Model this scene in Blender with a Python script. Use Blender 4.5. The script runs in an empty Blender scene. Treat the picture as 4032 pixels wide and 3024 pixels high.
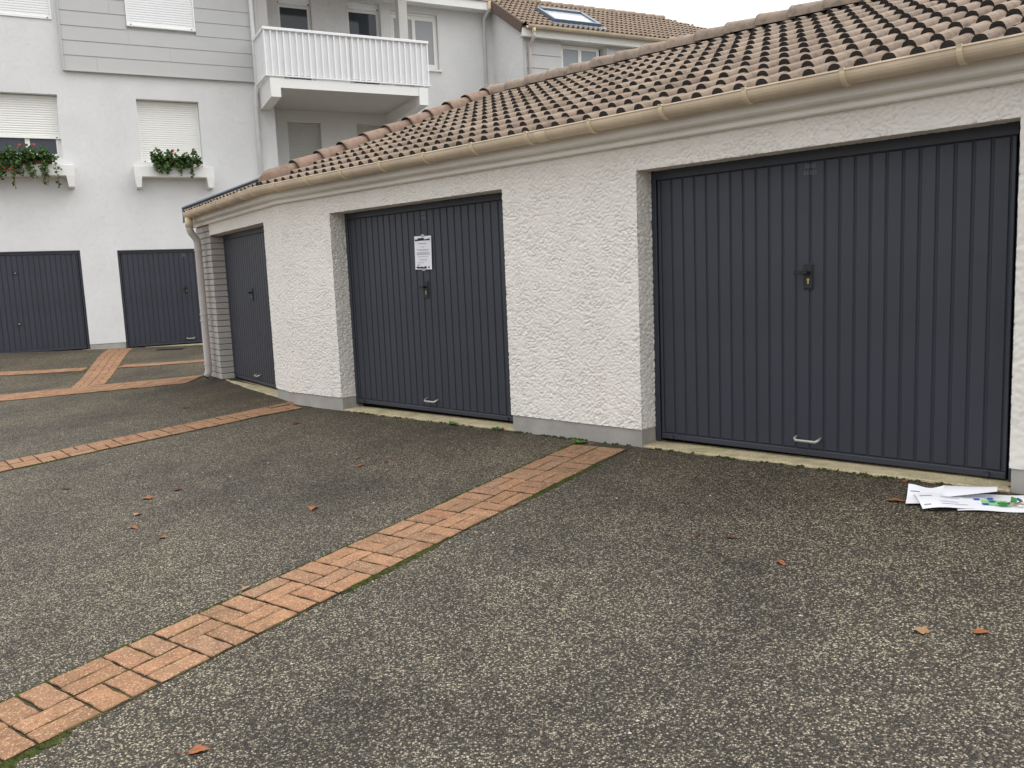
import bpy, bmesh, math, random
import numpy as np
from mathutils import Matrix, Vector

random.seed(11)
rng = np.random.default_rng(5)
SC = bpy.context.scene
COL = SC.collection
R = math.radians

# ------------------------------------------------------------------ camera
CAMZ = 1.70
cam = bpy.data.cameras.new('camera')
cam.sensor_width = 36.0
cam.lens = 29.91
cam.clip_start = 0.05
cam.clip_end = 2000
cob = bpy.data.objects.new('camera', cam)
COL.objects.link(cob)
cx, cy, cz = (0.99912738, -0.00529377, -0.04143016), (0.041767, 0.12663475, 0.9910697), (0.0, -0.99193529, 0.12674535)
cob.matrix_world = Matrix(((cx[0], cy[0], cz[0], 0), (cx[1], cy[1], cz[1], 0), (cx[2], cy[2], cz[2], CAMZ), (0, 0, 0, 1)))
SC.camera = cob

# ------------------------------------------------------------------ world, sun, exposure (overcast)
SUN_EL, SUN_AZ = R(52), R(70)      # azimuth clockwise from +y
wl = bpy.data.worlds.new('World'); SC.world = wl; wl.use_nodes = True
nt = wl.node_tree; nt.nodes.clear()
sky = nt.nodes.new('ShaderNodeTexSky'); sky.sky_type = 'NISHITA'; sky.sun_disc = False
sky.sun_elevation = SUN_EL; sky.sun_rotation = SUN_AZ
sky.air_density = 1.0; sky.dust_density = 6.0; sky.ozone_density = 1.0
hs = nt.nodes.new('ShaderNodeHueSaturation'); hs.inputs['Saturation'].default_value = 0.16
bg = nt.nodes.new('ShaderNodeBackground'); bg.inputs['Strength'].default_value = 0.13
wo_ = nt.nodes.new('ShaderNodeOutputWorld')
# closed cloud layer: the clear-sky gradient shows only faintly through an even white deck
cm = nt.nodes.new('ShaderNodeMix'); cm.data_type = 'RGBA'; cm.inputs['Factor'].default_value = 0.75; 
# overcast luminance law: (1 + 2 sin(elevation)) / 3 of the zenith
wtc = nt.nodes.new('ShaderNodeTexCoord'); wsp = nt.nodes.new('ShaderNodeSeparateXYZ'); nt.links.new(wtc.outputs['Generated'], wsp.inputs[0])
wmr = nt.nodes.new('ShaderNodeMapRange'); wmr.inputs[1].default_value = 0; wmr.inputs[2].default_value = 1; wmr.inputs[3].default_value = 1 / 3; wmr.inputs[4].default_value = 1; nt.links.new(wsp.outputs[2], wmr.inputs[0])
wvm = nt.nodes.new('ShaderNodeVectorMath'); wvm.operation = 'SCALE'; wvm.inputs[0].default_value = (9.0, 9.1, 9.3); nt.links.new(wmr.outputs[0], wvm.inputs['Scale']); nt.links.new(wvm.outputs[0], cm.inputs['B'])
nt.links.new(sky.outputs[0], hs.inputs['Color']); nt.links.new(hs.outputs[0], cm.inputs['A']); nt.links.new(cm.outputs['Result'], bg.inputs['Color']); nt.links.new(bg.outputs[0], wo_.inputs['Surface'])
sl = bpy.data.lights.new('sun', 'SUN'); sl.energy = 0.6; sl.angle = R(60); sl.color = (1, 0.97, 0.93)
so = bpy.data.objects.new('sun', sl); COL.objects.link(so)
sdir = Vector((math.sin(SUN_AZ) * math.cos(SUN_EL), math.cos(SUN_AZ) * math.cos(SUN_EL), math.sin(SUN_EL)))
so.rotation_euler = sdir.to_track_quat('Z', 'Y').to_euler(); so.location = sdir * 60
SC.view_settings.view_transform = 'Standard'; SC.view_settings.look = 'None'
SC.view_settings.gamma = 1.0; SC.view_settings.use_curve_mapping = False
SC.view_settings.exposure = 1.15

# ------------------------------------------------------------------ site frames
WA = -0.7709                                   # garage row: wall direction
WOX, WOY = 0.0, 7.6984                          # a point of the plane of its doors
wdx, wdy = math.cos(WA), math.sin(WA)
wnx, wny = math.sin(WA), -math.cos(WA)          # outwards, to the yard
LA = R(27)                                      # apartment building
LPX, LPY = -8.5, 18.9
ldx, ldy = math.cos(LA), math.sin(LA)
lnx, lny = math.sin(LA), -math.cos(LA)

def gz(x, y):
    """height of the yard"""
    xx = min(max(x, -40), 40); yy = min(max(y, -40), 60)
    z = .0168 + .0545 * xx + .0432 * yy
    off = (xx - WOX) * wnx + (yy - WOY) * wny
    if off < .2:
        px, py = xx + wnx * (.2 - off), yy + wny * (.2 - off)
        if (px - WOX) * wdx + (py - WOY) * wdy > -3.4:
            z = .0168 + .0545 * px + .0432 * py - .012
    elif off < .7 and (xx - WOX) * wdx + (yy - WOY) * wdy > -3.4: z -= .012 * (.7 - off) / .5
    D = (xx - LPX) * lnx + (yy - LPY) * lny
    s = min(max((xx - LPX) * ldx + (yy - LPY) * ldy, -6), 6)
    t = min(max((5 - D) / 4.7, 0), 1); w = t * t * (3 - 2 * t)
    return z * (1 - w) + (.45 - .028 * s) * w

def gnormal(x, y, e=.05):
    return Vector((-(gz(x + e, y) - gz(x - e, y)) / (2 * e), -(gz(x, y + e) - gz(x, y - e)) / (2 * e), 1)).normalized()

def ground_matrix(x, y, rz, dz=0.0):
    n = gnormal(x, y); d = Vector((math.cos(rz), math.sin(rz), 0)); d = (d - n * d.dot(n)).normalized(); b = n.cross(d)
    return Matrix(((d.x, b.x, n.x, x), (d.y, b.y, n.y, y), (d.z, b.z, n.z, gz(x, y) + dz), (0, 0, 0, 1)))

# ------------------------------------------------------------------ materials
def lin(r, g, b):
    f = lambda c: (c / 255 / 12.92) if c / 255 <= .04045 else ((c / 255 + .055) / 1.055) ** 2.4
    return (f(r), f(g), f(b), 1)

def new_mat(name, rough=.8, spec=.3, metal=0.0):
    m = bpy.data.materials.new(name); m.use_nodes = True
    n = m.node_tree.nodes; p = n['Principled BSDF']
    p.inputs['Roughness'].default_value = rough; p.inputs['Metallic'].default_value = metal
    p.inputs['Specular IOR Level'].default_value = spec
    return m, m.node_tree, p

def nd(t, typ, **kw):
    n = t.nodes.new(typ)
    for k, v in kw.items():
        if k.startswith('i_'): n.inputs[k[2:].replace('_', ' ')].default_value = v
        else: setattr(n, k, v)
    return n

def ramp(t, src, stops, interp='LINEAR'):
    r = t.nodes.new('ShaderNodeValToRGB'); cr = r.color_ramp; cr.interpolation = interp
    while len(cr.elements) < len(stops): cr.elements.new(.5)
    for e, (p, c) in zip(cr.elements, stops):
        e.position = p; e.color = c if len(c) == 4 else (*c, 1)
    t.links.new(src, r.inputs[0]); return r.outputs[0]

def mix(t, fac, a, b, blend='MIX'):
    m = t.nodes.new('ShaderNodeMix'); m.data_type = 'RGBA'; m.blend_type = blend
    for s, v in ((m.inputs['Factor'], fac), (m.inputs['A'], a), (m.inputs['B'], b)):
        if hasattr(v, 'links') or hasattr(v, 'is_linked'): t.links.new(v, s)
        else: s.default_value = v
    return m.outputs['Result']

def simple(name, col, rough=.7, spec=.3, var=.12, scale=6.0, bump=0.0, bscale=120, metal=0.0, objvar=0.0, fine=0.0):
    m, t, p = new_mat(name, rough, spec, metal)
    tc = nd(t, 'ShaderNodeTexCoord')
    nz = nd(t, 'ShaderNodeTexNoise', i_Scale=scale, i_Detail=6.0, i_Roughness=.6); t.links.new(tc.outputs['Object'], nz.inputs['Vector'])
    lo = tuple(c * (1 - var) for c in col[:3]) + (1,); hi = tuple(min(c * (1 + var), 1) for c in col[:3]) + (1,)
    c = ramp(t, nz.outputs['Fac'], [(.3, lo), (.7, hi)])
    if objvar:
        oi = nd(t, 'ShaderNodeObjectInfo')
        k = ramp(t, oi.outputs['Random'], [(0, (1 - objvar,) * 3), (1, (1 + objvar * .6,) * 3)])
        c = mix(t, 1.0, c, k, 'MULTIPLY')
    if fine:
        n2 = nd(t, 'ShaderNodeTexNoise', i_Scale=260.0, i_Detail=3.0); t.links.new(tc.outputs['Object'], n2.inputs['Vector'])
        k = ramp(t, n2.outputs['Fac'], [(.3, (1 - fine,) * 3), (.7, (1 + fine * .5,) * 3)])
        c = mix(t, 1.0, c, k, 'MULTIPLY')
    t.links.new(c, p.inputs['Base Color'])
    if bump:
        n3 = nd(t, 'ShaderNodeTexNoise', i_Scale=float(bscale), i_Detail=5.0); t.links.new(tc.outputs['Object'], n3.inputs['Vector'])
        b = nd(t, 'ShaderNodeBump', i_Strength=bump, i_Distance=.01); t.links.new(n3.outputs['Fac'], b.inputs['Height']); t.links.new(b.outputs[0], p.inputs['Normal'])
    return m

def mat_asphalt(name, brown):
    m, t, p = new_mat(name, .85, .35)
    tc = nd(t, 'ShaderNodeTexCoord'); P = tc.outputs['Object']
    v1 = nd(t, 'ShaderNodeTexVoronoi', i_Scale=138.0); t.links.new(P, v1.inputs['Vector'])
    v2 = nd(t, 'ShaderNodeTexVoronoi', i_Scale=62.0); t.links.new(P, v2.inputs['Vector'])
    s1 = nd(t, 'ShaderNodeSeparateColor'); t.links.new(v1.outputs['Color'], s1.inputs[0])
    s2 = nd(t, 'ShaderNodeSeparateColor'); t.links.new(v2.outputs['Color'], s2.inputs[0])
    base = ramp(t, s1.outputs[0], [(0, lin(62, 58, 52)), (.42, lin(88, 83, 75)), (.66, lin(110, 104, 93)), (.80, lin(156, 148, 132)), (1, lin(208, 198, 178))])
    rim = ramp(t, v1.outputs['Distance'], [(.26, (1.08, 1.08, 1.08)), (.56, (.36, .355, .35))])
    base = mix(t, 1.0, base, rim, 'MULTIPLY')
    pale = ramp(t, s2.outputs[1], [(.93, (0, 0, 0)), (.95, (1, 1, 1))])
    core = ramp(t, v2.outputs['Distance'], [(.22, (1, 1, 1)), (.36, (0, 0, 0))])
    pm = mix(t, 1.0, pale, core, 'MULTIPLY')
    base = mix(t, pm, base, lin(182, 175, 162))
    # worn and dirty patches
    n1 = nd(t, 'ShaderNodeTexNoise', i_Scale=.75, i_Detail=7.0, i_Roughness=.62); t.links.new(P, n1.inputs['Vector'])
    k = ramp(t, n1.outputs['Fac'], [(.34, (.60, .60, .61)), (.48, (.92, .92, .92)), (.66, (1.2, 1.18, 1.12))])
    base = mix(t, 1.0, base, k, 'MULTIPLY')
    n2 = nd(t, 'ShaderNodeTexNoise', i_Scale=5.0, i_Detail=5.0, i_Roughness=.6); t.links.new(P, n2.inputs['Vector'])
    k2 = ramp(t, n2.outputs['Fac'], [(.3, (.82, .82, .82)), (.7, (1.12, 1.12, 1.1))])
    base = mix(t, 1.0, base, k2, 'MULTIPLY')
    # silt and algae that settle by the garage doors
    sx = nd(t, 'ShaderNodeSeparateXYZ'); t.links.new(P, sx.inputs[0])
    mx = nd(t, 'ShaderNodeMath', operation='MULTIPLY'); mx.inputs[1].default_value = wnx; t.links.new(sx.outputs[0], mx.inputs[0])
    my = nd(t, 'ShaderNodeMath', operation='MULTIPLY_ADD'); my.inputs[1].default_value = wny; t.links.new(sx.outputs[1], my.inputs[0]); t.links.new(mx.outputs[0], my.inputs[2])
    of = nd(t, 'ShaderNodeMath', operation='ADD'); of.inputs[1].default_value = -WOY * wny; t.links.new(my.outputs[0], of.inputs[0])
    jit = nd(t, 'ShaderNodeMath', operation='MULTIPLY_ADD'); jit.inputs[1].default_value = 2.6; t.links.new(n1.outputs['Fac'], jit.inputs[0]); t.links.new(of.outputs[0], jit.inputs[2])
    mr = nd(t, 'ShaderNodeMapRange'); mr.inputs[1].default_value = 3.6; mr.inputs[2].default_value = 1.5; mr.inputs[3].default_value = brown * .35; mr.inputs[4].default_value = brown; t.links.new(jit.outputs[0], mr.inputs[0])
    br = mix(t, 1.0, base, (.86, .78, .62, 1), 'MULTIPLY')
    base = mix(t, mr.outputs[0], base, br)
    base = mix(t, 1.0, base, (.82, .82, .82, 1), 'MULTIPLY')
    t.links.new(base, p.inputs['Base Color'])
    b = nd(t, 'ShaderNodeBump', i_Strength=.9, i_Distance=.005, invert=True); t.links.new(v1.outputs['Distance'], b.inputs['Height']); t.links.new(b.outputs[0], p.inputs['Normal'])
    return m

def mat_paver():
    m, t, p = new_mat('paver_concrete', .85, .3)
    tc = nd(t, 'ShaderNodeTexCoord'); P = tc.outputs['Object']
    oi = nd(t, 'ShaderNodeObjectInfo')
    off = nd(t, 'ShaderNodeVectorMath', operation='SCALE'); off.inputs['Scale'].default_value = 40.0
    cx_ = nd(t, 'ShaderNodeCombineXYZ')
    for i in range(3): t.links.new(oi.outputs['Random'], cx_.inputs[i])
    t.links.new(cx_.outputs[0], off.inputs[0])
    ad = nd(t, 'ShaderNodeVectorMath', operation='ADD'); t.links.new(P, ad.inputs[0]); t.links.new(off.outputs[0], ad.inputs[1]); Q = ad.outputs[0]
    c = ramp(t, oi.outputs['Random'], [(0, lin(130, 101, 76)), (.3, lin(143, 107, 79)), (.6, lin(152, 115, 86)), (.85, lin(138, 109, 85)), (1, lin(149, 107, 78))])
    n1 = nd(t, 'ShaderNodeTexNoise', i_Scale=9.0, i_Detail=6.0, i_Roughness=.65); t.links.new(Q, n1.inputs['Vector'])
    c = mix(t, 1.0, c, ramp(t, n1.outputs['Fac'], [(.3, (.66, .66, .66)), (.7, (1.16, 1.14, 1.12))]), 'MULTIPLY')
    v = nd(t, 'ShaderNodeTexVoronoi', i_Scale=150.0); t.links.new(Q, v.inputs['Vector'])
    s = nd(t, 'ShaderNodeSeparateColor'); t.links.new(v.outputs['Color'], s.inputs[0])
    c = mix(t, ramp(t, s.outputs[0], [(.82, (0, 0, 0)), (.92, (.5, .5, .5))]), c, lin(196, 166, 138))
    c = mix(t, ramp(t, s.outputs[1], [(.86, (0, 0, 0)), (.92, (.6, .6, .6))]), c, lin(104, 72, 58))
    t.links.new(c, p.inputs['Base Color'])
    b = nd(t, 'ShaderNodeBump', i_Strength=.5, i_Distance=.004); t.links.new(v.outputs['Distance'], b.inputs['Height']); t.links.new(b.outputs[0], p.inputs['Normal'])
    return m

def mat_plaster(name, col, bump, scale, dist):
    m, t, p = new_mat(name, .92, .15)
    tc = nd(t, 'ShaderNodeTexCoord'); P = tc.outputs['Object']
    n0 = nd(t, 'ShaderNodeTexNoise', i_Scale=1.3, i_Detail=5.0); t.links.new(P, n0.inputs['Vector'])
    c = ramp(t, n0.outputs['Fac'], [(.3, tuple(k * .95 for k in col[:3])), (.7, tuple(min(1, k * 1.03) for k in col[:3]))])
    t.links.new(c, p.inputs['Base Color'])
    n1 = nd(t, 'ShaderNodeTexNoise', i_Scale=float(scale), i_Detail=4.0, i_Roughness=.6, i_Distortion=.6); t.links.new(P, n1.inputs['Vector'])
    n2 = nd(t, 'ShaderNodeTexNoise', i_Scale=scale * .17, i_Detail=2.0); t.links.new(P, n2.inputs['Vector'])
    h = ramp(t, n1.outputs['Fac'], [(.36, (0, 0, 0)), (.52, (1, 1, 1))])
    k = ramp(t, n2.outputs['Fac'], [(.35, (0, 0, 0)), (.6, (1, 1, 1))])
    h = mix(t, k, h, (1, 1, 1, 1))
    b = nd(t, 'ShaderNodeBump', i_Strength=bump, i_Distance=dist); t.links.new(h, b.inputs['Height']); t.links.new(b.outputs[0], p.inputs['Normal'])
    return m

def mat_tile(name, stops):
    m, t, p = new_mat(name, .88, .25)
    tc = nd(t, 'ShaderNodeTexCoord'); P = tc.outputs['Object']; oi = nd(t, 'ShaderNodeObjectInfo')
    c = ramp(t, oi.outputs['Random'], stops)
    cx_ = nd(t, 'ShaderNodeCombineXYZ')
    for i in range(3): t.links.new(oi.outputs['Random'], cx_.inputs[i])
    off = nd(t, 'ShaderNodeVectorMath', operation='SCALE'); off.inputs['Scale'].default_value = 50.0; t.links.new(cx_.outputs[0], off.inputs[0])
    ad = nd(t, 'ShaderNodeVectorMath', operation='ADD'); t.links.new(P, ad.inputs[0]); t.links.new(off.outputs[0], ad.inputs[1])
    n1 = nd(t, 'ShaderNodeTexNoise', i_Scale=11.0, i_Detail=7.0, i_Roughness=.7); t.links.new(ad.outputs[0], n1.inputs['Vector'])
    c = mix(t, 1.0, c, ramp(t, n1.outputs['Fac'], [(.28, (.5, .5, .5)), (.48, (.94, .94, .93)), (.72, (1.18, 1.17, 1.13))]), 'MULTIPLY')
    n2 = nd(t, 'ShaderNodeTexNoise', i_Scale=30.0, i_Detail=4.0); t.links.new(ad.outputs[0], n2.inputs['Vector'])
    c = mix(t, ramp(t, n2.outputs['Fac'], [(.66, (0, 0, 0)), (.74, (.65, .65, .65))]), c, lin(60, 57, 52))
    t.links.new(c, p.inputs['Base Color'])
    b = nd(t, 'ShaderNodeBump', i_Strength=.3, i_Distance=.004); t.links.new(n2.outputs['Fac'], b.inputs['Height']); t.links.new(b.outputs[0], p.inputs['Normal'])
    return m

def mat_concrete(name, col, moss):
    m, t, p = new_mat(name, .9, .2)
    tc = nd(t, 'ShaderNodeTexCoord'); P = tc.outputs['Object']
    n1 = nd(t, 'ShaderNodeTexNoise', i_Scale=7.0, i_Detail=8.0, i_Roughness=.7); t.links.new(P, n1.inputs['Vector'])
    c = ramp(t, n1.outputs['Fac'], [(.28, tuple(k * .6 for k in col[:3])), (.5, col[:3]), (.7, tuple(min(1, k * 1.15) for k in col[:3]))])
    n3 = nd(t, 'ShaderNodeTexNoise', i_Scale=90.0, i_Detail=3.0); t.links.new(P, n3.inputs['Vector'])
    c = mix(t, 1.0, c, ramp(t, n3.outputs['Fac'], [(.3, (.68, .68, .68)), (.65, (1.1, 1.1, 1.1))]), 'MULTIPLY')
    n2 = nd(t, 'ShaderNodeTexNoise', i_Scale=4.0, i_Detail=6.0, i_Roughness=.7); t.links.new(P, n2.inputs['Vector'])
    c = mix(t, ramp(t, n2.outputs['Fac'], [(.5, (0, 0, 0)), (.68, (moss, moss, moss))]), c, lin(128, 124, 62))
    t.links.new(c, p.inputs['Base Color'])
    b = nd(t, 'ShaderNodeBump', i_Strength=.6, i_Distance=.006); t.links.new(n3.outputs['Fac'], b.inputs['Height']); t.links.new(b.outputs[0], p.inputs['Normal'])
    return m

M = {}
M['asphalt'] = mat_asphalt('asphalt', .75)
M['asphalt_old'] = mat_asphalt('asphalt_silted', 1.0)
M['paver'] = mat_paver()
M['joint'] = mat_concrete('joint_sand', lin(66, 59, 46), .8)
M['render'] = mat_plaster('roughcast_warm_white', (.83, .795, .735, 1), .16, 150, .005)
M['render_far'] = mat_plaster('roughcast_white', (.745, .745, .74, 1), .55, 70, .006)
M['plinth'] = simple('plinth_paint', lin(168, 164, 158), .85, .2, .16, 3.5, .2, 60, 0, 0, .06)
M['sill'] = mat_concrete('sill_concrete', lin(196, 183, 150), .45)
M['door'] = simple('anthracite_paint', lin(57, 60, 69), .42, .4, .13, 1.6, .10, 3.0, 0, .05, .05)
M['door_dark'] = simple('anthracite_groove', lin(52, 55, 62), .5, .3, .06, 3.0)
M['black'] = simple('black_plastic', (.012, .012, .013, 1), .4, .5, .1)
M['gap_dark'] = simple('dark_gap', (.006, .006, .006, 1), .9, .1, .1)  # near-black stands in for shade inside gaps, pipe mouth and drain
M['steel'] = simple('zinc_handle', lin(176, 174, 170), .38, .5, .08, 30, 0, 100, .5)
M['brass'] = simple('brass', lin(190, 165, 105), .35, .5, .1, 30, 0, 100, .6)
M['marking'] = simple('number_ink', lin(128, 130, 134), .7, .2, .05)
M['marking_faint'] = simple('faint_plate', lin(92, 95, 98), .6, .3, .08, 40)
M['brick'] = simple('painted_brick', lin(182, 176, 170), .8, .25, .07, 14, .35, 90, 0, .07, .06)
M['mortar'] = simple('painted_mortar', lin(96, 92, 88), .9, .1, .1)
M['gutter'] = simple('beige_plastic', lin(214, 196, 171), .5, .35, .15, 3.2, .03, 40, 0, 0, .06)
M['gutter_clip'] = simple('beige_clip', lin(222, 205, 174), .5, .35, .06, 8)
M['fascia'] = simple('fascia_paint', lin(240, 236, 229), .6, .3, .05, 2)
M['tile'] = mat_tile('concrete_tile', [(0, lin(116, 101, 88)), (.3, lin(129, 113, 99)), (.7, lin(140, 124, 109)), (1, lin(126, 112, 100))])
M['tile_far'] = mat_tile('concrete_tile_far', [(0, lin(144, 127, 112)), (.5, lin(156, 139, 123)), (1, lin(150, 132, 117))])
M['nose'] = simple('dark_tile_nose', lin(60, 58, 57), .95, .1, .3, 60)  # front faces of the tiles, coloured much darker than their tops
M['verge'] = simple('verge_tile', lin(104, 90, 82), .9, .2, .15, 12)
M['ridge'] = mat_tile('ridge_concrete', [(0, lin(140, 125, 112)), (1, lin(150, 134, 120))])
M['hip'] = mat_tile('hip_concrete', [(0, lin(122, 101, 88)), (1, lin(134, 112, 98))])
M['dark_strip'] = simple('ridge_dark_strip', lin(34, 34, 37), .8, .2, .2, 20)
M['underlay'] = simple('roof_underlay', lin(52, 48, 46), .9, .1, .1)
M['zinc'] = simple('blue_grey_flashing', lin(118, 132, 144), .5, .4, .08, 4)
M['pipe'] = simple('pale_grey_pipe', lin(188, 180, 176), .5, .35, .05, 5)
M['pipe_white'] = simple('white_pipe', lin(214, 214, 212), .5, .35, .04, 5)
M['clad'] = simple('grey_cladding', lin(194, 194, 193), .65, .3, .02, 3, .05, 40, 0, .012)
M['white'] = simple('white_paint', lin(234, 234, 230), .5, .35, .03, 5)
M['shutter'] = simple('cream_shutter', lin(248, 248, 242), .5, .3, .02, 4)
M['shutter_white'] = simple('white_shutter', lin(246, 247, 247), .5, .3, .02, 4)
M['shutter_shaded'] = simple('shade_toned_shutter', lin(196, 196, 190), .55, .3, .02, 4)  # shade of the balcony recess put into the shutter colour
M['frame'] = simple('white_pvc', lin(240, 239, 234), .4, .4, .02, 4)
M['balcony'] = simple('balcony_white', lin(240, 240, 240), .5, .35, .02, 3)
M['balcony_sheet'] = simple('balcony_sheet', lin(226, 226, 227), .6, .3, .03, 3)
M['soffit'] = simple('soffit_paint', lin(206, 204, 200), .8, .2, .04, 3)
def mat_glass(name, col, rough=.06):
    m, t, p = new_mat(name, rough, .5); p.inputs['Base Color'].default_value = col
    p.inputs['IOR'].default_value = 1.5
    return m
M['glass'] = mat_glass('dark_glass', (.045, .055, .068, 1))  # base colour lifted to stand in for reflected sky
M['glass_pale'] = mat_glass('pale_glass', (.30, .33, .36, 1), .1)  # even pale blue-grey pane colour
M['glass_net'] = mat_glass('net_curtain_glass', (.34, .35, .36, 1), .12)
M['skyglass'] = mat_glass('rooflight_glass', (.55, .58, .6, 1), .08)
M['blue_metal'] = simple('blue_grey_metal', lin(96, 108, 120), .4, .45, .06, 6)
M['paper'] = simple('white_paper', lin(240, 240, 244), .7, .2, .015, 20)
M['ink'] = simple('print_ink', lin(58, 60, 78), .8, .1, .1, 30)
M['ink_soft'] = simple('soft_print', lin(150, 150, 168), .8, .1, .1, 30)
M['map_green'] = simple('map_green', lin(150, 204, 150), .7, .2, .05, 30)
M['map_blue'] = simple('map_blue', lin(48, 100, 186), .7, .2, .05, 30)
M['map_pink'] = simple('map_pink', lin(222, 190, 206), .7, .2, .05, 30)
M['tag_green'] = simple('green_tag', lin(40, 140, 62), .4, .4, .05, 30)
M['tag_blue'] = simple('blue_tag', lin(44, 84, 140), .4, .4, .05, 30)
M['moss'] = simple('moss', lin(62, 70, 34), .95, .1, .45, 40, 0, 100)
M['weed'] = simple('weed_green', lin(66, 122, 42), .7, .3, .2, 30)
M['leafg'] = simple('geranium_leaf', lin(72, 100, 44), .6, .3, .45, 16)
M['leafd'] = simple('geranium_leaf_dark', lin(46, 70, 36), .6, .3, .4, 16)
M['stem'] = simple('geranium_stem', lin(104, 92, 60), .8, .2, .2, 20)
M['flower'] = simple('geranium_flower', lin(212, 66, 66), .6, .3, .15, 40)
M['pot'] = simple('terracotta_trough', lin(140, 84, 66), .8, .2, .1, 10)
M['leaf_orange'] = simple('dry_leaf_orange', lin(132, 84, 54), .75, .25, .3, 30)
M['leaf_brown'] = simple('dry_leaf_brown', lin(86, 52, 38), .75, .25, .3, 30)
M['leaf_pale'] = simple('dry_leaf_pale', lin(140, 110, 80), .75, .25, .25, 30)
M['iron'] = simple('cast_iron', lin(58, 54, 52), .7, .4, .2, 20, .2, 80, .4)
M['pebble'] = simple('pale_stone', lin(208, 202, 190), .8, .2, .15, 30, 0, 100, 0, .2)

# ------------------------------------------------------------------ mesh helpers
def mk(name, verts, faces, mats, idx=None, smooth=False):
    me = bpy.data.meshes.new(name)
    me.from_pydata([tuple(v) for v in verts], [], [tuple(f) for f in faces])
    for m in (mats if isinstance(mats, (list, tuple)) else [mats]): me.materials.append(M[m] if isinstance(m, str) else m)
    if idx is not None: me.polygons.foreach_set('material_index', idx)
    if smooth: me.polygons.foreach_set('use_smooth', [True] * len(me.polygons))
    me.update(); return me

def put(name, me, parent=None, loc=(0, 0, 0), rot=(0, 0, 0), mat=None):
    o = bpy.data.objects.new(name, me); COL.objects.link(o)
    if parent is not None: o.parent = parent
    if mat is not None: o.matrix_local = mat
    else: o.location = loc; o.rotation_euler = rot
    return o

def tag(o, label, cat, group=None, kind=None):
    o['label'] = label; o['category'] = cat
    if group: o['group'] = group
    if kind: o['kind'] = kind
    return o

def empty(name, loc, rz=0.0):
    o = bpy.data.objects.new(name, None); COL.objects.link(o); o.location = loc; o.rotation_euler = (0, 0, rz); o.empty_display_size = .2
    return o

class MB:
    def __init__(s): s.v = []; s.f = []; s.m = []
    def add(s, verts, faces, mi=0):
        b = len(s.v); s.v += [tuple(v) for v in verts]; s.f += [tuple(i + b for i in f) for f in faces]; s.m += [mi] * len(faces); return s
    def box(s, x0, x1, y0, y1, z0, z1, mi=0, c=0.0):
        if c <= 0:
            return s.add([(x0, y0, z0), (x1, y0, z0), (x1, y1, z0), (x0, y1, z0), (x0, y0, z1), (x1, y0, z1), (x1, y1, z1), (x0, y1, z1)],
                         [(0, 3, 2, 1), (4, 5, 6, 7), (0, 1, 5, 4), (1, 2, 6, 5), (2, 3, 7, 6), (3, 0, 4, 7)], mi)
        # chamfered on the outer (low y) edges and on top
        v = [(x0, y1, z0), (x1, y1, z0), (x1, y1, z1), (x0, y1, z1), (x0, y0 + c, z0), (x1, y0 + c, z0), (x1, y0 + c, z1), (x0, y0 + c, z1),
             (x0 + c, y0, z0 + c), (x1 - c, y0, z0 + c), (x1 - c, y0, z1 - c), (x0 + c, y0, z1 - c)]
        f = [(0, 3, 2, 1)[::-1], (0, 1, 5, 4), (1, 2, 6, 5), (2, 3, 7, 6), (3, 0, 4, 7), (4, 5, 9, 8), (5, 6, 10, 9), (6, 7, 11, 10), (7, 4, 8, 11), (8, 9, 10, 11)]
        return s.add(v, f, mi)
    def tube(s, p0, p1, r, n=10, mi=0, r1=None):
        p0 = Vector(p0); p1 = Vector(p1); d = (p1 - p0).normalized(); a = d.orthogonal().normalized(); b = d.cross(a); r1 = r if r1 is None else r1
        v = []; f = []
        for k in range(n):
            w = a * math.cos(2 * math.pi * k / n) + b * math.sin(2 * math.pi * k / n); v += [p0 + w * r, p1 + w * r1]
        for k in range(n): j = (k + 1) % n; f.append((2 * k, 2 * j, 2 * j + 1, 2 * k + 1))
        f.append(tuple(2 * k for k in range(n))[::-1]); f.append(tuple(2 * k + 1 for k in range(n)))
        return s.add(v, f, mi)
    def path(s, pts, r, n=12, mi=0, cap=True):
        pts = [Vector(p) for p in pts]; v = []; f = []; up = None
        for i, p in enumerate(pts):
            d = ((pts[min(i + 1, len(pts) - 1)] - p).normalized() + (p - pts[max(i - 1, 0)]).normalized()).normalized()
            if up is None: up = d.orthogonal().normalized()
            a = (up - d * up.dot(d)).normalized(); b = d.cross(a); up = a
            for k in range(n): v.append(p + (a * math.cos(2 * math.pi * k / n) + b * math.sin(2 * math.pi * k / n)) * r)
        for i in range(len(pts) - 1):
            for k in range(n): j = (k + 1) % n; f.append((i * n + k, i * n + j, (i + 1) * n + j, (i + 1) * n + k))
        if cap: f.append(tuple(range(n))[::-1]); f.append(tuple(range((len(pts) - 1) * n, len(pts) * n)))
        return s.add(v, f, mi)
    def mesh(s, name, mats, smooth=False): return mk(name, s.v, s.f, mats, s.m, smooth)

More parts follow.
